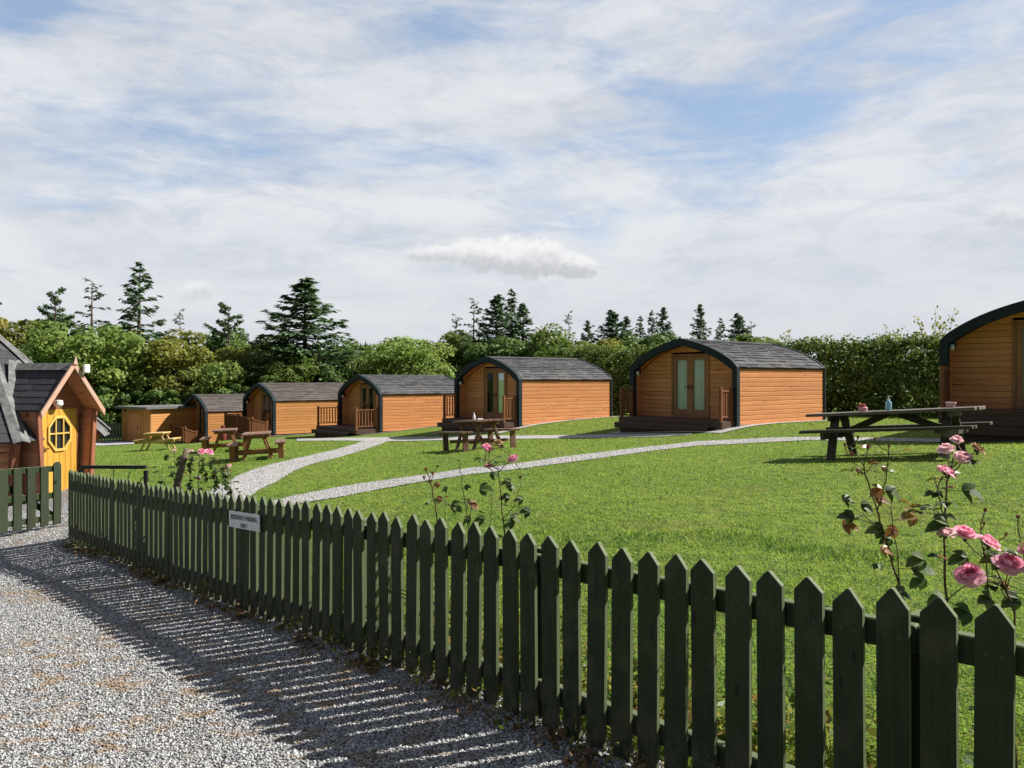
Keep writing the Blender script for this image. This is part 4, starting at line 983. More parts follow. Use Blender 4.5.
def rose_bush(label, D, stems, blooms, leaves, autoleaf=0, seed=0, sprig=True):
    rr = random.Random(seed); pts = [P(*s[0][-1][:2], D) for s in stems]
    b0 = P(stems[0][0][0][0], stems[0][0][0][1], D); root = Vector((b0.x, D, g1(b0.x, D)))
    r = empty('rose_bush', root, 0, label, 'rose bush', 'rose bushes along the fence'); px2m = D / F
    poly = []
    for path, w in stems:
        p3 = []
        for i, q in enumerate(path):
            v = P(q[0], q[1], D + (q[2] if len(q) > 2 else 0)) - root; p3.append(v)
        if p3[0].z > .02 and path is not None and (len(path[0]) < 4):
            foot = Vector((p3[0].x + rr.uniform(-.03, .03), rr.uniform(-.05, .05), -.03)); p3 = [foot, foot.lerp(p3[0], .5) + Vector((rr.uniform(-.02, .02), rr.uniform(-.02, .02), 0))] + p3
        fine = []
        for a_, b_ in zip(p3[:-1], p3[1:]):
            for k in range(3): fine.append(a_.lerp(b_, k / 3) + Vector((rr.uniform(-.004, .004), rr.uniform(-.004, .004), 0)))
        fine.append(p3[-1]); n = len(fine)
        m = MB(); m.tube(fine, [w * (1 - .55 * i / (n - 1)) for i in range(n)], 6)
        for i in range(3, n - 1, 2):                                    # thorns
            q = fine[i]; m.tube([q, q + Vector((rr.choice((-1, 1)) * w * 2.2, rr.uniform(-w, w), w * .8))], [w * .45, .0004], 4)
        m.build('stem', M['rose_stem'], r, 0, True); poly.append(fine)
    mats = {'p': 'rose_pink', 'l': 'rose_pale', 'b': 'rose_brown', 'd': 'rose_bud'}
    for (px, py, rad, kind) in blooms:
        c = P(px, py, D + rr.uniform(-.07, .05)) - root; rad *= px2m * .82; m = MB()
        if kind == 'd':
            ax = Vector((rr.uniform(-.4, .4), rr.uniform(-.3, .3), 1)); bloom_mesh(m, c, rad, ax, rr, .22, (3, 4)); o = m.build('bud', M['rose_bud'], r, 0, True); near = min((q for f_ in poly for q in f_[3:]), key=lambda q: (q - (c + Vector((0, 0, -rad * 3)))).length); m = MB(); m.tube([near, near.lerp(c, .5) + Vector((0, .006, -.01)), c - Vector((0, 0, rad * .3))], .0018, 5); m.build('stalk', M['rose_stem'], o)
        else:
            ax = Vector((rr.uniform(-.45, .55), -.38 + rr.uniform(-.25, .25), .85)); bloom_mesh(m, c, rad, ax, rr, 1.0 if kind != 'b' else .8); o = m.build('bloom', M[mats[kind]], r, 0, True)
            m = MB()                                             # green sepals under the flower
            axn = ax.normalized()
            for k in range(5):
                a = k * 1.2566; t1 = axn.cross(Vector((0, 0, 1))).normalized(); t2 = axn.cross(t1); dd = t1 * math.cos(a) + t2 * math.sin(a)
                leaflet(m, c - axn * rad * .38, dd + axn * .15, axn, rad * .7, rad * .25, rr, -.3)
            m.lathe([(rad * .10, -rad * .62), (rad * .16, -rad * .5), (rad * .12, -rad * .36)], c, 8); m.build('sepal', M['rose_leaf'], o, 0, True)
            near = min((q for f_ in poly for q in f_[3:]), key=lambda q: (q - (c + Vector((0, 0, -rad * 2)))).length)
            m = MB(); cc = c - axn * rad * .5; m.tube([near, near.lerp(cc, .5) + Vector((0, .01, -.005)), cc], .0022, 5); m.build('stalk', M['rose_stem'], o)
    m, m2 = MB(), MB()
    for (px, py, sz, kind) in leaves:
        c = P(px, py, D + rr.uniform(-.10, .08)) - root; ln = sz * px2m; a = rr.uniform(-.7, .7) + (math.pi if rr.random() < .5 else 0)
        dd = Vector((math.cos(a), rr.uniform(-.5, .2), rr.uniform(-.6, .15))); nr = Vector((rr.uniform(-.4, .4), -.55, 1))
        mm = m2 if kind == 'r' else m; leaflet(mm, c - dd.normalized() * ln * .5, dd, nr, ln, ln * .72, rr, .2)
        near = min((q for f_ in poly for q in f_), key=lambda q: (q - c).length); mm.tube([near, c - dd.normalized() * ln * .48], .0014, 4, .1)
        if sprig:
            for k in (-1, 1):
                d2 = (dd.normalized() + Vector((0, .3, .9)) * k * .9).normalized(); leaflet(mm, c - dd.normalized() * ln * .55, d2, nr, ln * .72, ln * .5, rr, .2)
    for k in range(autoleaf):
        f_ = rr.choice(poly); q = f_[rr.randrange(len(f_))]; a = rr.uniform(0, 6.28); dd = Vector((math.cos(a), math.sin(a), rr.uniform(-.3, .5))).normalized(); st = rr.uniform(.03, .09); e = q + dd * st
        m.tube([q, e], .0012, 4, .1); nr = Vector((rr.uniform(-.5, .5), rr.uniform(-.5, .5), 1)); ln = rr.uniform(.03, .055)
        for g in (0, 1, -1): leaflet(m if rr.random() < .9 else m2, e, (dd + dd.cross(Vector((0, 0, 1))) * g * 1.0), nr, ln, ln * .65, rr, .25)
    if m.v: m.build('foliage', M['rose_leaf'], r)
    if m2.v: m2.build('foliage', M['rose_leaf_red'], r)['label'] = 'bronze and orange young leaves'
    return r
rose_bush('rose bush with large pink blooms at the right edge, tallest over the fence', 2.78,
          [([(947, 650), (946, 600), (945, 560), (944, 520), (946, 490), (950, 468), (955, 455)], .0055), ([(944, 515, 0, 0), (938, 495), (934, 478)], .003), ([(947, 480, 0, 0), (962, 462), (972, 452)], .003),
           ([(1014, 680), (1014, 610), (1004, 585), (994, 565)], .005), ([(1006, 590, 0, 0), (1012, 575)], .003), ([(990, 640), (986, 560), (980, 530), (985, 512)], .0035), ([(1030, 600), (1024, 560), (1018, 525)], .003)],
          [(957, 440, 8, 'l'), (946, 449, 10, 'l'), (963, 457, 11, 'l'), (977, 450, 10, 'b'), (946, 472, 12, 'p'), (946, 533, 11, 'l'), (965, 534, 15, 'p'), (988, 543, 14, 'p'), (1010, 565, 19, 'p'), (970, 576, 17, 'p'),
           (985, 511, 5, 'd'), (984, 524, 4, 'd'), (1003, 586, 8, 'b'), (1018, 518, 5, 'd'), (1006, 535, 4, 'd'), (1028, 552, 12, 'p')],
          [(975, 495, 22, 'g'), (936, 527, 22, 'g'), (957, 560, 20, 'g'), (990, 560, 20, 'g'), (1010, 602, 20, 'g'), (960, 615, 22, 'g'), (985, 600, 18, 'g'), (935, 600, 18, 'g'), (1000, 625, 22, 'g'), (955, 640, 20, 'g')], 46, 1)
rose_bush('rose bush with bare reddish stems, bronze leaves and buds, left of the pink one', 3.12,
          [([(907, 612), (898, 580), (888, 550), (878, 515), (868, 482), (860, 458)], .0055), ([(877, 510, 0, 0), (884, 488), (888, 465), (889, 452)], .003), ([(864, 470, 0, 0), (851, 460), (846, 448)], .002), ([(893, 560, 0, 0), (880, 530), (864, 515)], .003),
           ([(901, 612), (899, 580), (896, 545), (891, 508)], .004)],
          [(845, 446, 4, 'd'), (852, 455, 5, 'd'), (858, 438, 4, 'd'), (868, 448, 6, 'd'), (875, 440, 4, 'd'), (889, 447, 4, 'd'), (873, 462, 5, 'd'), (893, 492, 6, 'd')],
          [(850, 501, 15, 'g'), (845, 516, 16, 'g'), (852, 527, 17, 'r'), (868, 508, 14, 'g'), (874, 530, 18, 'g'), (885, 541, 14, 'g'), (876, 492, 15, 'r'), (883, 500, 15, 'r'), (895, 495, 18, 'g'), (908, 517, 19, 'r'), (890, 533, 15, 'r'),
           (888, 552, 14, 'r'), (915, 562, 20, 'g'), (925, 570, 22, 'g'), (917, 583, 18, 'g'), (860, 472, 9, 'r'), (886, 470, 9, 'r'), (905, 595, 18, 'g')], 14, 2)
rose_bush('rose bush with four small pink and cream blooms behind the middle of the fence', 4.62,
          [([(507, 560), (503, 520), (500, 490), (498, 468)], .0065), ([(498, 470, 0, 0), (488, 462), (484, 455)], .003), ([(499, 472, 0, 0), (508, 462), (510, 450)], .003), ([(502, 520, 0, 0), (515, 505), (520, 485), (521, 470)], .003),
           ([(440, 545), (436, 510), (432, 488), (428, 472)], .006), ([(470, 550), (466, 510), (462, 485), (459, 464)], .004), ([(445, 545), (445, 510), (446, 495)], .003), ([(490, 550), (491, 515), (492, 490)], .003)],
          [(486, 447, 6.5, 'p'), (489, 450, 6, 'p'), (498, 443, 6, 'b'), (513, 459, 7, 'p'), (489, 466, 6, 'p'), (473, 506, 7, 'b'), (470, 503, 5, 'b'), (520, 478, 4, 'd'), (426, 470, 4, 'd'), (433, 474, 4, 'd'), (437, 467, 3, 'd'), (459, 461, 2.5, 'd'), (424, 478, 4, 'd'), (430, 482, 4, 'd')],
          [(487, 489, 15, 'g'), (495, 475, 10, 'g'), (505, 483, 11, 'g'), (513, 488, 10, 'g'), (518, 500, 11, 'g'), (457, 508, 13, 'g'), (444, 490, 7, 'g'), (504, 498, 11, 'g'), (516, 520, 12, 'g'), (508, 525, 12, 'g'), (524, 512, 12, 'g'), (478, 520, 12, 'g'), (466, 522, 11, 'g'), (437, 500, 9, 'r'), (468, 487, 7, 'g'), (436, 485, 7, 'r')], 44, 3)
rb = rose_bush('leafy rose bush with old pink blooms beside a thick grey stem, left of the sign', 7.9,
          [([(200, 505), (198, 480), (200, 458)], .007), ([(213, 505), (215, 480), (209, 458)], .006), ([(185, 505), (180, 480), (174, 456)], .006), ([(228, 510), (231, 490), (230, 468)], .006), ([(195, 505), (190, 478), (192, 456)], .006), ([(180, 500), (165, 485), (156, 470)], .005), ([(222, 505), (222, 482), (218, 464)], .005)],
          [(202, 452, 5, 'p'), (209, 452, 5, 'p'), (191, 451, 3.5, 'l'), (174, 451, 3.5, 'l'), (217, 462, 2.5, 'd'), (229, 466, 3, 'l'), (227, 473, 3.5, 'l'), (198, 478, 3.5, 'l'), (199, 455, 2.5, 'b'), (180, 462, 2.5, 'b')],
          [(168 + (k * 37) % 62, 458 + (k * 23) % 40, 7, 'g') for k in range(34)], 190, 4)
m = MB(); pts = [P(176, 500, 7.85), P(178, 480, 7.85), P(183, 462, 7.85), (P(187, 449, 7.85))]; rl = rb.location
m.tube([Vector((pts[0].x - rl.x, -.05, -.05))] + [p - rl for p in pts], [.042, .038, .035, .032, .028], 9); o = m.build('old_stem', M['bark_grey'], rb, 0, True)

# ---------------------------------------------------------------- foliage machinery
def quads(C, Nn, T, ln, wd):
    """kite shaped leaves: centres, normals, directions, lengths, widths"""
    T = T / np.linalg.norm(T, axis=1, keepdims=True); B = np.cross(Nn, T); B /= np.linalg.norm(B, axis=1, keepdims=True) + 1e-9
    N2 = np.cross(T, B); ln = ln[:, None]; wd = wd[:, None]
    V = np.stack([C - T * ln * .5, C - B * wd * .5 + N2 * wd * .12, C + T * ln * .5 - N2 * ln * .1, C + B * wd * .5 + N2 * wd * .12], 1).reshape(-1, 3)
    return V, np.arange(len(V)).reshape(-1, 4)
def rdir(g, n):
    v = g.normal(size=(n, 3)); return v / np.linalg.norm(v, axis=1, keepdims=True)
def clumps(g, cen, rad, per, leaf):
    """leaves spread over the outside of blobs"""
    cen = np.repeat(np.asarray(cen), per, 0); rad = np.repeat(np.asarray(rad), per, 0); n = len(cen)
    d = rdir(g, n); C = cen + d * rad * (1.02 - .42 * g.random((n, 1)) ** 2)
    Nn = d * .7 + rdir(g, n) * .75 + np.array([0, 0, .35]); Nn /= np.linalg.norm(Nn, axis=1, keepdims=True)
    T = np.cross(Nn, rdir(g, n)) + 1e-6; l = leaf * (.6 + .8 * g.random(n)); V, Fq = quads(C, Nn, T, l, l * .72)
    hue = np.repeat(np.clip(np.repeat(g.random(n // per), per) * .68 + g.random(n) * .32, 0, 1), 4)
    return V, Fq, hue
def trunk_mesh(m, H, r0, g, limbs):
    pts = [Vector((.06 * H * math.sin(i * .9) * .15, .05 * H * math.cos(i * 1.3) * .15, H * .7 * i / 5 - .3)) for i in range(6)]
    m.tube(pts, [r0 * (1.15 - .9 * i / 5) for i in range(6)], 8)
    for e in limbs:
        s = pts[2 + int(g.integers(0, 3))]; e = Vector(e); m.tube([s, s.lerp(e, .5) + Vector((0, 0, .06 * H)), e], [r0 * .4, r0 * .25, r0 * .08], 5)
def broadleaf(seed, mat, H=9.0, Wd=7.5, nb=72, per=170, leaf=.30, base=.10):
    g = np.random.default_rng(seed); r = empty('broadleaf_tree', (0, 0, 0))
    d = rdir(g, nb); k = .42 + .56 * g.random((nb, 1)) ** .5
    lump = 1 + .16 * np.sin(3 * np.arctan2(d[:, 1:2], d[:, 0:1]) + seed)
    cen = d * k * np.array([Wd / 2, Wd / 2, H * (1 - base) / 2]) * lump * .86 + np.array([0, 0, H * (base + (1 - base) / 2)])
    low = cen[:, 2] < H * .45; cen[low, :2] *= (.75 + .4 * g.random((low.sum(), 1)))
    rad = (np.array([1.0, 1.0, .72]) * (H * .065 + H * .075 * g.random((nb, 1))))
    V, Fq, hue = clumps(g, cen, rad, per, leaf); keep = None
    m = MB(); trunk_mesh(m, H, H * .022, g, cen[g.choice(nb, 14)]); m.build('trunk', M['bark'], r, 0, True)
    mesh_np('crown', V, Fq, M[mat], hue, r); return r
def spruce(seed, mat, H=11.0, Rd=2.6, dens=1.0, base=.06, gaps=0.0, curve=1.0):
    g = np.random.default_rng(seed); r = empty('spruce_tree', (0, 0, 0)); m = MB()
    m.tube([(0, 0, -.3), (.04, 0, H * .3), (0, .05, H * .6), (0, 0, H * .99)], [H * .016, H * .013, H * .008, .012], 7)
    C, Nn, T, Ls, Ws = [], [], [], [], []; z = H * base
    while z < H * .985:
        f = (z - H * base) / (H * (1 - base)); rad = Rd * (1 - f) ** curve * (1 if f > .1 else .7 + 3 * f) + .10; nbr = max(4, int((6 + 5 * (1 - f)) * dens))
        for k in range(nbr):
            if g.random() < gaps: continue
            a = g.random() * 6.283; L = rad * (.48 + .72 * g.random()); up = .45 - .72 * (1 - f) + g.normal() * .18; hd = np.array([math.cos(a), math.sin(a), 0.])
            zz = z + g.random() * .55; e = hd * L + np.array([0, 0, up * L]); tip = np.array([0, 0, L * .16])
            m.tube([(0, 0, zz), tuple(np.array([0, 0, zz]) + e * .5 - tip * .3), tuple(np.array([0, 0, zz]) + e + tip)], [.022 + .012 * L, .015, .004], 4)
            nt = int((4 + L * 9) * dens); s = np.sqrt(g.random(nt)) * .95 + .05
            side = np.cross(hd, [0, 0, 1.]); w = g.uniform(-1, 1, nt) * (1.05 - s) * L * .42
            P_ = np.array([0, 0, zz]) + s[:, None] * e + (s[:, None] ** 2) * tip + side * w[:, None] + g.normal(size=(nt, 3)) * .04
            P_[:, 2] -= np.abs(w) * .25 + .04
            C.append(P_); T.append(hd + side * np.sign(w)[:, None] * .8 + np.array([0, 0, -.35]) + g.normal(size=(nt, 3)) * .25)
            Nn.append(np.array([0, 0, 1.]) + g.normal(size=(nt, 3)) * .55); Ls.append(.26 + .30 * g.random(nt)); Ws.append(.10 + .10 * g.random(nt))
        z += .20 + .26 * (1 - f) * (1 if dens > .7 else 1.5)
    C, Nn, T = np.concatenate(C), np.concatenate(Nn), np.concatenate(T); Nn /= np.linalg.norm(Nn, axis=1, keepdims=True)
    V, Fq = quads(C, Nn, T, np.concatenate(Ls), np.concatenate(Ws)); m.build('trunk', M['bark'], r, 0, True)
    mesh_np('crown', V, Fq, M[mat], np.repeat(g.random(len(C)), 4), r); return r
def pine(seed, mat, H=10.0):
    """old wind shaped conifer with a few long rising limbs"""
    g = np.random.default_rng(seed); r = empty('pine_tree', (0, 0, 0)); m = MB()
    m.tube([(0, 0, -.3), (.1, 0, H * .4), (0, 0, H * .72), (-.1, .1, H * .93)], [H * .018, H * .014, H * .009, .02], 7); cen, rad = [], []
    C, T = [], []
    for k in range(24):
        f = k / 24; z = H * (.40 + .56 * f); a = g.random() * 6.283; L = H * (.34 - .25 * f) * (.6 + .6 * g.random()); up = .05 + .45 * g.random()
        s = np.array([0, 0, z]); hd = np.array([math.cos(a), math.sin(a), 0]); e = s + hd * L + [0, 0, L * up]; m.tube([tuple(s), tuple((s + e) / 2 - [0, 0, .12]), tuple(e)], [.06, .04, .01], 5)
        n = int(40 + L * 60); t_ = np.sqrt(g.random(n)); side = np.cross(hd, [0, 0, 1.]); w = g.uniform(-1, 1, n) * (.28 + .3 * (1 - t_)); C.append(s + (e - s) * t_[:, None] + side * w[:, None] + g.normal(size=(n, 3)) * .07 - np.array([0, 0, .10])); T.append(hd + side * np.sign(w)[:, None] * .7 + g.normal(size=(n, 3)) * .35)
    C, T = np.concatenate(C), np.concatenate(T); n = len(C); Nn = np.array([0, 0, 1.]) + g.normal(size=(n, 3)) * .6; Nn /= np.linalg.norm(Nn, axis=1, keepdims=True)
    V, Fq = quads(C, Nn, T, .3 * (.6 + .8 * g.random(n)), .13 * (.6 + .8 * g.random(n))); m.build('trunk', M['bark'], r, 0, True); mesh_np('crown', V, Fq, M[mat], np.repeat(g.random(n), 4), r); return r

protos = {}
def plant(kind, make, protoH, protoW, px, ytop, wpx, D, label, group, cat, dz=0.0):
    q = P(px, ytop, D); z0 = g1(q.x, D) - .1 + dz; H = q.z - z0; s_h = H / protoH; s_w = (wpx * D / F) / protoW
    if kind not in protos: o = make(); protos[kind] = o
    else: o = copy_tree(protos[kind])
    o.location = (q.x, D, z0); o.scale = (s_w, s_w, s_h); o.rotation_euler.z = random.Random(label).uniform(0, 6.28); return tag(o, label, cat, group)
BL = {'mid': 'leaf_mid', 'bright': 'leaf_bright', 'olive': 'leaf_olive', 'dark': 'leaf_dark'}
for i, (k, px, yt, w, D, lab) in enumerate((
    ('bright', 88, 316, 118, 52, 'big bright green broadleaf tree behind the hut roof'), ('olive', 186, 329, 108, 55, 'yellowish olive broadleaf tree rising behind the flat roofed shed'),
    ('olive', 10, 308, 92, 62, 'olive broadleaf tree above the left end of the hut roof'), ('dark', 42, 338, 80, 57, 'dark broadleaf tree between the hut roof and the bright green tree'),
    ('dark', 138, 348, 74, 60, 'dark broadleaf tree between the bright green and olive trees'), ('mid', 252, 336, 84, 58, 'mid green broadleaf tree left of the tall dense spruce'),
    ('dark', 345, 334, 84, 60, 'dark green broadleaf tree right of the tall dense spruce'), ('bright', 407, 331, 104, 54, 'round bright green broadleaf tree behind the pod with the deck box'),
    ('mid', 448, 330, 66, 60, 'mid green tree between the round bright tree and the spruces'), ('mid', 548, 326, 86, 58, 'mid green broadleaf tree above the roof of the middle pod'),
    ('olive', 596, 334, 70, 60, 'olive green tree between the middle pod and next spruces'), ('dark', 652, 331, 90, 60, 'dark broadleaf tree above the left of the double door pod'),
    ('mid', 756, 333, 100, 58, 'mid green broadleaf tree above the double door pod roof'), ('dark', 500, 334, 82, 57, 'dark broadleaf tree under the spruce clump behind the middle pod'),
    ('mid', 300, 352, 84, 54, 'low mid green tree behind the pod with brownish roof'), ('bright', 216, 356, 64, 53, 'small bright green tree behind the farthest pod'), ('olive', 700, 338, 80, 64, 'olive green tree below the narrow spire of spruce'),
    ('mid', -70, 318, 110, 58, 'mid green broadleaf tree hidden behind the hut at the left edge'), ('dark', -150, 322, 110, 60, 'dark broadleaf tree beyond the left edge behind the hut'),
    ('dark', 60, 312, 70, 68, 'dark broadleaf top under the bushy pine, far left'), ('olive', 128, 322, 60, 66, 'olive treetop at the foot of the tallest sparse spruce'), ('dark', 228, 326, 66, 68, 'dark treetop at the foot of the wind shaped pine'), ('dark', 275, 330, 60, 68, 'dark treetop left of the dense spruce foot'),
    ('olive', 545, 329, 60, 70, 'olive treetop right of the central spruce clump'), ('mid', 620, 330, 64, 70, 'mid green treetop at the foot of the spruce row'), ('dark', 470, 328, 60, 70, 'dark treetop at the foot of the thin central spruces'))):
    plant(k + str(i % 2), (lambda k=k, i=i: broadleaf(11 + i, BL[k])), 9.0, 7.5, px, yt, w, D, lab, 'broadleaf trees behind the pods', 'tree')
for i, (k, px, yt, w, D, lab) in enumerate((
    ('dark', 118, 378, 66, 51, 'low dark shrub left behind the flat roofed shed'), ('dark', 172, 382, 70, 52, 'low dark shrub directly behind the flat roofed shed'), ('dark', 240, 378, 66, 50.5, 'low dark shrub behind the two brown roofed pods'), ('dark', 350, 366, 84, 49, 'low dark shrub behind the pod with the deck box'),
    ('mid', 445, 368, 70, 46, 'low green shrub left of the middle pod roof'), ('mid', 560, 356, 84, 42, 'low green shrub behind the middle pod'), ('bright', 618, 346, 70, 41, 'light green shrub between the middle pod and the double door pod'),
    ('dark', 60, 372, 90, 46, 'low dark shrub behind the hut porch'), ('dark', 5, 360, 90, 44, 'low dark shrub behind the hut roof at the left edge'), ('dark', 400, 382, 80, 50, 'low dark shrub between the deck box pod and its right neighbour'), ('dark', 300, 378, 80, 51, 'low dark shrub behind the long wall of the ramp pod'))):
    plant('s' + k + str(i % 2), (lambda k=k, i=i: broadleaf(41 + i, BL[k], 4.5, 5.0, 40, 150, .24, .02)), 4.5, 5.0, px, yt, w, D, lab, 'shrubs behind the pods', 'shrub')
for i, (k, px, yt, w, D, lab) in enumerate((
    ('dense', 305, 281, 74, 56, 'tall dense dark spruce standing alone above the pods'), ('sparse', 140, 264, 56, 58, 'tall sparse spruce, the highest top on the left'), ('sparse2', 92, 279, 36, 64, 'thin sparse spruce left of the tallest sparse one'),
    ('sparse2', 180, 309, 20, 66, 'small thin spruce top between sparse spruce and the pine'), ('dense', 497, 297, 40, 60, 'dense spruce at the left of the central clump'), ('sparse', 511, 290, 36, 62, 'sparse spruce, highest of the central clump'), ('dense2', 523, 305, 34, 61, 'dense spruce at the right of the central clump'),
    ('sparse2', 474, 298, 26, 63, 'thin spruce left of the central clump'), ('sparse2', 456, 314, 22, 65, 'smallest thin spruce farther left of the central clump'), ('sparse2', 569, 311, 16, 68, 'lone thin spruce top right of the central clump'), ('dense2', 588, 322, 24, 68, 'short dense spruce top above the middle pod roof end'),
    ('dense', 612, 312, 36, 64, 'dense spruce, leftmost of the row left of the double door pod'), ('dense2', 626, 318, 28, 66, 'dense spruce, second of the row left of the double door pod'), ('sparse', 640, 317, 24, 68, 'sparse spruce, third of the row above the double door pod'), ('sparse', 652, 311, 22, 67, 'sparse spruce, tallest at the right of that row'), ('dense2', 663, 309, 26, 69, 'dense spruce at the right end of that row'),
    ('dense2', 700, 306, 26, 62, 'narrow spire of spruce standing alone above the double door pod'), ('sparse', 721, 319, 22, 66, 'sparse spruce just right of the narrow spire'), ('dense', 738, 315, 30, 64, 'dense spruce above the slate roof of the double door pod'), ('sparse2', 751, 322, 24, 67, 'thin spruce farthest right above the slate roof'))):
    mk = {'dense': lambda: spruce(3, 'needle', 11, 3.0, 1.2, .03, .08, .80), 'dense2': lambda: spruce(5, 'needle', 11, 2.6, 1.0, .04, .10, .9), 'sparse': lambda: spruce(8, 'needle', 11, 2.9, .9, .2, .25, 1.05), 'sparse2': lambda: spruce(9, 'needle_grey', 11, 2.3, .6, .25, .42, .9)}[k]
    pw = {'dense': 6.0, 'dense2': 5.2, 'sparse': 5.6, 'sparse2': 4.4}[k]
    plant('c' + k, mk, 11.0, pw, px, yt, w * 2.0, D, lab, 'spruces behind the pods', 'tree')
for (px, yt, w, D, lab) in ((55, 290, 48, 62, 'dark bushy pine above the hut roof, left of the thin spruce'), (229, 305, 54, 60, 'spreading wind shaped pine with rising limbs left of the dense spruce')):
    plant('pine', lambda: pine(6, 'needle'), 9.6, 5.2, px, yt, w, D, lab, 'pines behind the pods', 'tree')

# tall hedge at the right
hl = [P(548, 400, 41), P(600, 400, 39), P(660, 400, 36.5), P(760, 400, 34.5), P(840, 400, 32.5), P(900, 400, 31), P(960, 400, 29.5), P(1060, 400, 27.5), P(1200, 400, 26)]
htop = [354, 352, 348, 345, 343, 341, 343, 340, 338]
def hedge(name, label, ks, seed):
    g = np.random.default_rng(seed); a0 = hl[ks[0]]; root = empty(name, (a0.x, a0.y, g1(a0.x, a0.y)), 0, label, 'hedge'); base = np.array(root.location)
    cen, rad, m = [], [], MB()
    for i in ks:
        A, B = hl[i], hl[i + 1]; L = (B - A).length; n = int(L / .38)
        for k in range(n):
            f = k / n; p = A.lerp(B, f); H = (HY - (htop[i] + (htop[i + 1] - htop[i]) * f)) / F * p.y - g1(p.x, p.y)
            H *= 1 + .06 * mnoise.noise(Vector((p.x * .5, p.y * .5, 0))); z0 = g1(p.x, p.y); dr = (B - A).normalized(); nr = np.array([dr.y, -dr.x, 0])
            for z in np.arange(.25, H, .42):
                fr = z / H; th_ = 1.75 * (1 - .72 * max(0, fr - .42) / .58)
                for s in (-1, 1):
                    cen.append(np.array([p.x, p.y, z0 + z]) + nr * s * th_ * (.65 + .35 * g.random()) + g.normal(size=3) * .12); rad.append(np.array([.36, .36, .28]) * (.75 + .6 * g.random()))
            for q in range(2): cen.append(np.array([p.x, p.y, z0 + H - .12]) + nr * g.uniform(-.45, .45) + g.normal(size=3) * .12); rad.append(np.array([.38, .38, .26]) * (.7 + .7 * g.random()))
            for z in np.arange(.3, H * .85, .6): cen.append(np.array([p.x, p.y, z0 + z]) + g.normal(size=3) * .15); rad.append(np.array([.6, .6, .4]))
            if g.random() < .3: m.tube([tuple(np.array([p.x, p.y, z0 - .2]) - base), tuple(np.array([p.x, p.y, z0 + H * .8]) + g.normal(size=3) * .2 - base)], [.05, .02], 5)
    cen = np.array(cen); rad = np.array(rad); V, Fq, hue = clumps(g, cen, rad, 72, .145); m.build('stem', M['bark'], root)
    mesh_np('foliage', V - base, Fq, M['leaf_hedge'], hue, root)
hedge('hedge', 'tall leafy hedge with sunlit top behind the double door pod and dark table', [3, 4, 5, 6, 7], 1)
hedge('hedge', 'tall leafy hedge between the middle pod and the double door pod', [0, 1, 2], 2)
# thin young trees that stick out of the hedge
def whip(px, yt, D, label, seed):
    g = np.random.default_rng(seed); q = P(px, yt, D); z0 = g1(q.x, D); H = q.z - z0; r = empty('young_tree', (q.x, D, z0), 0, label, 'tree', 'young trees in the hedge'); m = MB(); C = []
    for k in range(7):
        a = g.random() * 6.28; e = np.array([math.cos(a) * H * .16, math.sin(a) * H * .16, H * (.78 + .22 * g.random())]); s = np.array([0, 0, -.1]); mid = np.array([e[0] * .35, e[1] * .35, H * .5])
        m.tube([tuple(s), tuple(mid), tuple(e)], [.03, .016, .004], 5)
        for t_ in np.linspace(.40, 1, 34): C.append(mid + (e - mid) * t_ + g.normal(size=3) * .09)
    C = np.array(C); n = len(C); l = .13 * (.6 + .8 * g.random(n)); V, Fq = quads(C, rdir(g, n), rdir(g, n), l, l * .6)
    m.build('trunk', M['bark'], r); mesh_np('crown', V, Fq, M['leaf_olive'], np.repeat(g.random(n), 4), r)
whip(936, 309, 31, 'wispy young tree poking above the hedge left of the right edge pod', 3); whip(888, 326, 33, 'low wispy sapling above the hedge behind the dark table', 5); whip(795, 328, 36, 'low wispy sapling above the end of the double door pod roof', 7)

# ---------------------------------------------------------------- far hill with its wood
hx = np.linspace(-420, 520, 120); hy_ = np.linspace(240, 620, 30); HX, HYY = np.meshgrid(hx, hy_)
def hillz(x, y): return -3 + (10.5 + 8.5 * np.exp(-((x + 66) / 55) ** 2) + 4 * np.exp(-((x + 260) / 90) ** 2) + 2 * np.sin(x * .03)) * np.sin(np.clip((y - 240) / 340, 0, 1) * np.pi) ** 1.0
HZ = hillz(HX, HYY); ii = np.arange(HX.size).reshape(HX.shape)
o = mesh_np('hill', np.stack([HX, HYY, HZ], -1).reshape(-1, 3), np.stack([ii[:-1, :-1], ii[:-1, 1:], ii[1:, 1:], ii[1:, :-1]], -1).reshape(-1, 4), M['hill'], smooth=True); tag(o, kind='structure')
g = np.random.default_rng(4); n = 2600; tx = g.uniform(-420, 520, n); ty = g.uniform(260, 440, n); tz = hillz(tx, ty); hh = 2.5 + 2.5 * g.random(n); lv = 5; Vs = []
for k in range(lv):
    zc_ = tz + hh * (.12 + .17 * k); rw = hh * .26 * (1 - k / lv)
    for a in (0, 1.05, 2.1):
        dx, dy = np.cos(a) * rw, np.sin(a) * rw; Vs.append(np.stack([np.stack([tx - dx, ty - dy, zc_ - hh * .04], -1), np.stack([tx + dx, ty + dy, zc_ - hh * .04], -1), np.stack([tx, ty, zc_ + hh * .3], -1)], 1).reshape(-1, 3))
V = np.concatenate(Vs); o = mesh_np('distant_wood', V, np.arange(len(V)).reshape(-1, 3), M['needle'], np.tile(np.repeat(g.random(n), 3), lv * 3)); tag(o, kind='stuff')

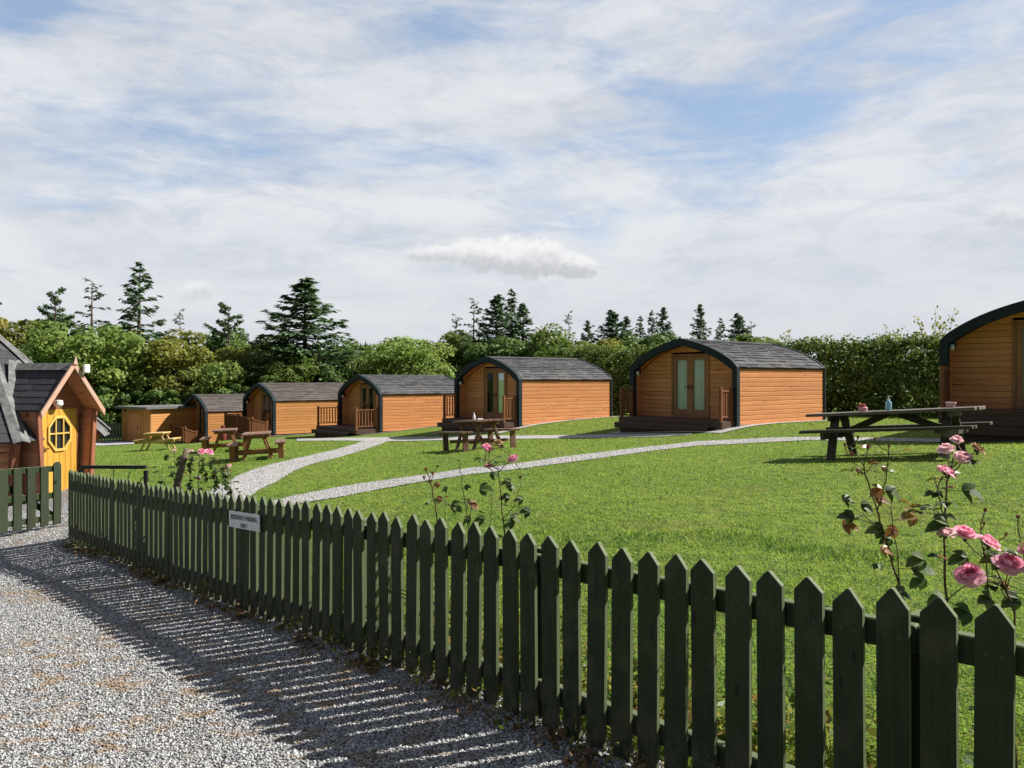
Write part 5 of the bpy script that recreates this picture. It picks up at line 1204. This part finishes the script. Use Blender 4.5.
# ---------------------------------------------------------------- grass, chips, weeds
g = np.random.default_rng(21); N = 420000
D_ = np.exp(g.uniform(math.log(2.0), math.log(34), N)); u_ = g.uniform(-.86, .86, N); X_ = u_ * D_; Y_ = D_
jx, jy = X_ + g.normal(size=N) * .05, Y_ + g.normal(size=N) * .05
ok = ~inpoly(X_, Y_, yard)
for pl in (polyA, polyB, polyC): ok &= ~inpoly(jx, jy, pl)
for pl in PADS: ok &= ~inpoly(X_, Y_, pl)
X_, Y_, D_ = X_[ok], Y_[ok], D_[ok]; n = len(X_); Z_ = gz(X_, Y_)
tall = np.array([mnoise.noise(Vector((x * 1.1, y * 1.1, 5))) for x, y in zip(X_[::1], Y_[::1])]) if n < 600000 else np.zeros(n)
tall2 = np.array([.5 + mnoise.noise(Vector((x * 5.5, y * 5.5, 2))) for x, y in zip(X_, Y_)])
df = (X_ - FX0) * .74 + (Y_ - FY0) * .6726                       # distance behind the fence
rough = np.clip(2.2 - df * 4.5, 0, 1.9) + np.clip(tall - .22, 0, 1) * 1.6
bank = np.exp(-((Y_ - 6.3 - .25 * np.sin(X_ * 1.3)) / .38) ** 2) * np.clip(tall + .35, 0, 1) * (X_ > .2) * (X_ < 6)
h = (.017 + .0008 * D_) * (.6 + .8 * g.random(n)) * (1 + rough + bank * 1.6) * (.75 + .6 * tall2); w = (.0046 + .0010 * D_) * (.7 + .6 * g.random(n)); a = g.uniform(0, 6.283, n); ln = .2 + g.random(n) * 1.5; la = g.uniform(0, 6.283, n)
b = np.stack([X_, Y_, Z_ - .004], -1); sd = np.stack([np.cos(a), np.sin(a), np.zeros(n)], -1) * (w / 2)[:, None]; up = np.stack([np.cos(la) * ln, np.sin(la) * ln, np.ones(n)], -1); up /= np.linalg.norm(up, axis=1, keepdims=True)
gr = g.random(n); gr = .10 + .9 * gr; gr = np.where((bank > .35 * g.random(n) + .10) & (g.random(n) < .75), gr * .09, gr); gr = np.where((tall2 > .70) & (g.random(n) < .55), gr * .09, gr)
V = np.stack([b - sd, b + sd, b + up * h[:, None]], 1).reshape(-1, 3)
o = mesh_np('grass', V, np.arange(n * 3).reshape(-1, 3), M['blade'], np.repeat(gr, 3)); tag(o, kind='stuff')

N = 280000; D_ = np.exp(g.uniform(math.log(1.9), math.log(13), N)); u_ = g.uniform(-1.0, .55, N); X_, Y_ = u_ * D_, D_
ok = inpoly(X_, Y_, yard); X_, Y_, D_ = X_[ok], Y_[ok], D_[ok]; n = len(X_); Z_ = gz(X_, Y_) + .012
s = (.0040 + .0060 * g.random(n) ** 2.6 + .0005 * D_)
T6 = np.array([(1, 0, 0), (0, 1, 0), (-1, 0, 0), (0, -1, 0), (0, 0, 1), (0, 0, -1)], float)
V = T6[None] * (.55 + .75 * g.random((n, 6, 1))) + g.normal(size=(n, 6, 3)) * .18; V[:, :, 2] *= .62; a = g.uniform(0, 6.283, n); ca, sa = np.cos(a)[:, None], np.sin(a)[:, None]
x, y = V[:, :, 0] * ca - V[:, :, 1] * sa, V[:, :, 0] * sa + V[:, :, 1] * ca; tl = g.normal(size=(n, 2)) * .35
V = np.stack([x, y, V[:, :, 2] + x * tl[:, :1] + y * tl[:, 1:]], -1) * s[:, None, None] + np.stack([X_, Y_, Z_ - s * .1], -1)[:, None, :]
f8 = np.array([(0, 1, 4), (1, 2, 4), (2, 3, 4), (3, 0, 4), (1, 0, 5), (2, 1, 5), (3, 2, 5), (0, 3, 5)]); Fq = (f8[None] + (np.arange(n) * 6)[:, None, None]).reshape(-1, 3)
o = mesh_np('gravel', V.reshape(-1, 3), Fq, M['chips'], np.repeat(g.random(n), 6)); tag(o, kind='stuff')

N = 120000; D_ = np.exp(g.uniform(math.log(8), math.log(40), N)); u_ = g.uniform(-.5, .75, N); X_, Y_ = u_ * D_, D_
jx, jy = X_ + g.normal(size=N) * .06, Y_ + g.normal(size=N) * .06; ok = np.zeros(N, bool)
for pl in (polyA, polyB, polyC): ok |= inpoly(jx, jy, pl)
X_, Y_, D_ = X_[ok], Y_[ok], D_[ok]; n = len(X_); s = .006 + .007 * g.random(n) ** 2 + .0005 * D_
V = T6[None] * (.55 + .75 * g.random((n, 6, 1))) + g.normal(size=(n, 6, 3)) * .18; V[:, :, 2] *= .6
V = V * s[:, None, None] + np.stack([X_, Y_, gz(X_, Y_) + .014], -1)[:, None, :]
o = mesh_np('path_stones', V.reshape(-1, 3), (f8[None] + (np.arange(n) * 6)[:, None, None]).reshape(-1, 3), M['chips'], np.repeat(.40 + .32 * g.random(n), 6)); tag(o, kind='stuff')

def weeds(name, mat, nf, lo, hi, side, N, hmax, leaf):
    """little plants scattered along the fence foot"""
    g = np.random.default_rng(nf); k = N // 14; cn = g.uniform(lo, hi, k); cy = g.uniform(side[0], side[1], k); ch = g.random(k) ** 2 * hmax + .02
    X = FX0 + cn * PITCH * FDX - cy * .74; Y = FY0 + cn * PITCH * FDY - cy * .6726; Z = gz(X, Y)
    C = np.repeat(np.stack([X, Y, Z], -1), 14, 0); hh = np.repeat(ch, 14) * g.random(k * 14); C = C + g.normal(size=C.shape) * [.035, .035, 0]; C[:, 2] += hh + .012
    n = len(C); l = leaf * (.5 + g.random(n)); V, Fq = quads(C, rdir(g, n) + [0, 0, .6], rdir(g, n), l, l * g.uniform(.25, .6, n)); o = mesh_np(name, V, Fq, M[mat], np.repeat(g.random(n), 4)); return tag(o, kind='stuff')
weeds('dry_leaf_litter', 'dead', 31, 8, 74, (.03, .16), 1700, .10, .035)
weeds('weeds', 'weed', 32, -3, 74, (-.50, -.08), 17000, .32, .045)
weeds('bed_plants', 'rose_leaf', 33, -3, 72, (-.55, -.12), 3600, .42, .05)
weeds('fence_foot_weeds', 'weed', 34, 3, 75, (.02, .12), 1300, .14, .03)
m = MB(); q = fworld(21.5, .04, .46)
for k in range(3): m.tube([q + Vector((.0, 0, -.02 * k)), q + Vector((.12, -.03 + .02 * k, -.03 - .03 * k)), q + Vector((.22 - .03 * k, -.05, -.10 - .04 * k))], [.003, .0022, .001], 5)
o = m.build('grass_stalk', M['weed']); tag(o, 'pale grass stalk poking out between fence pickets', 'grass stalk')
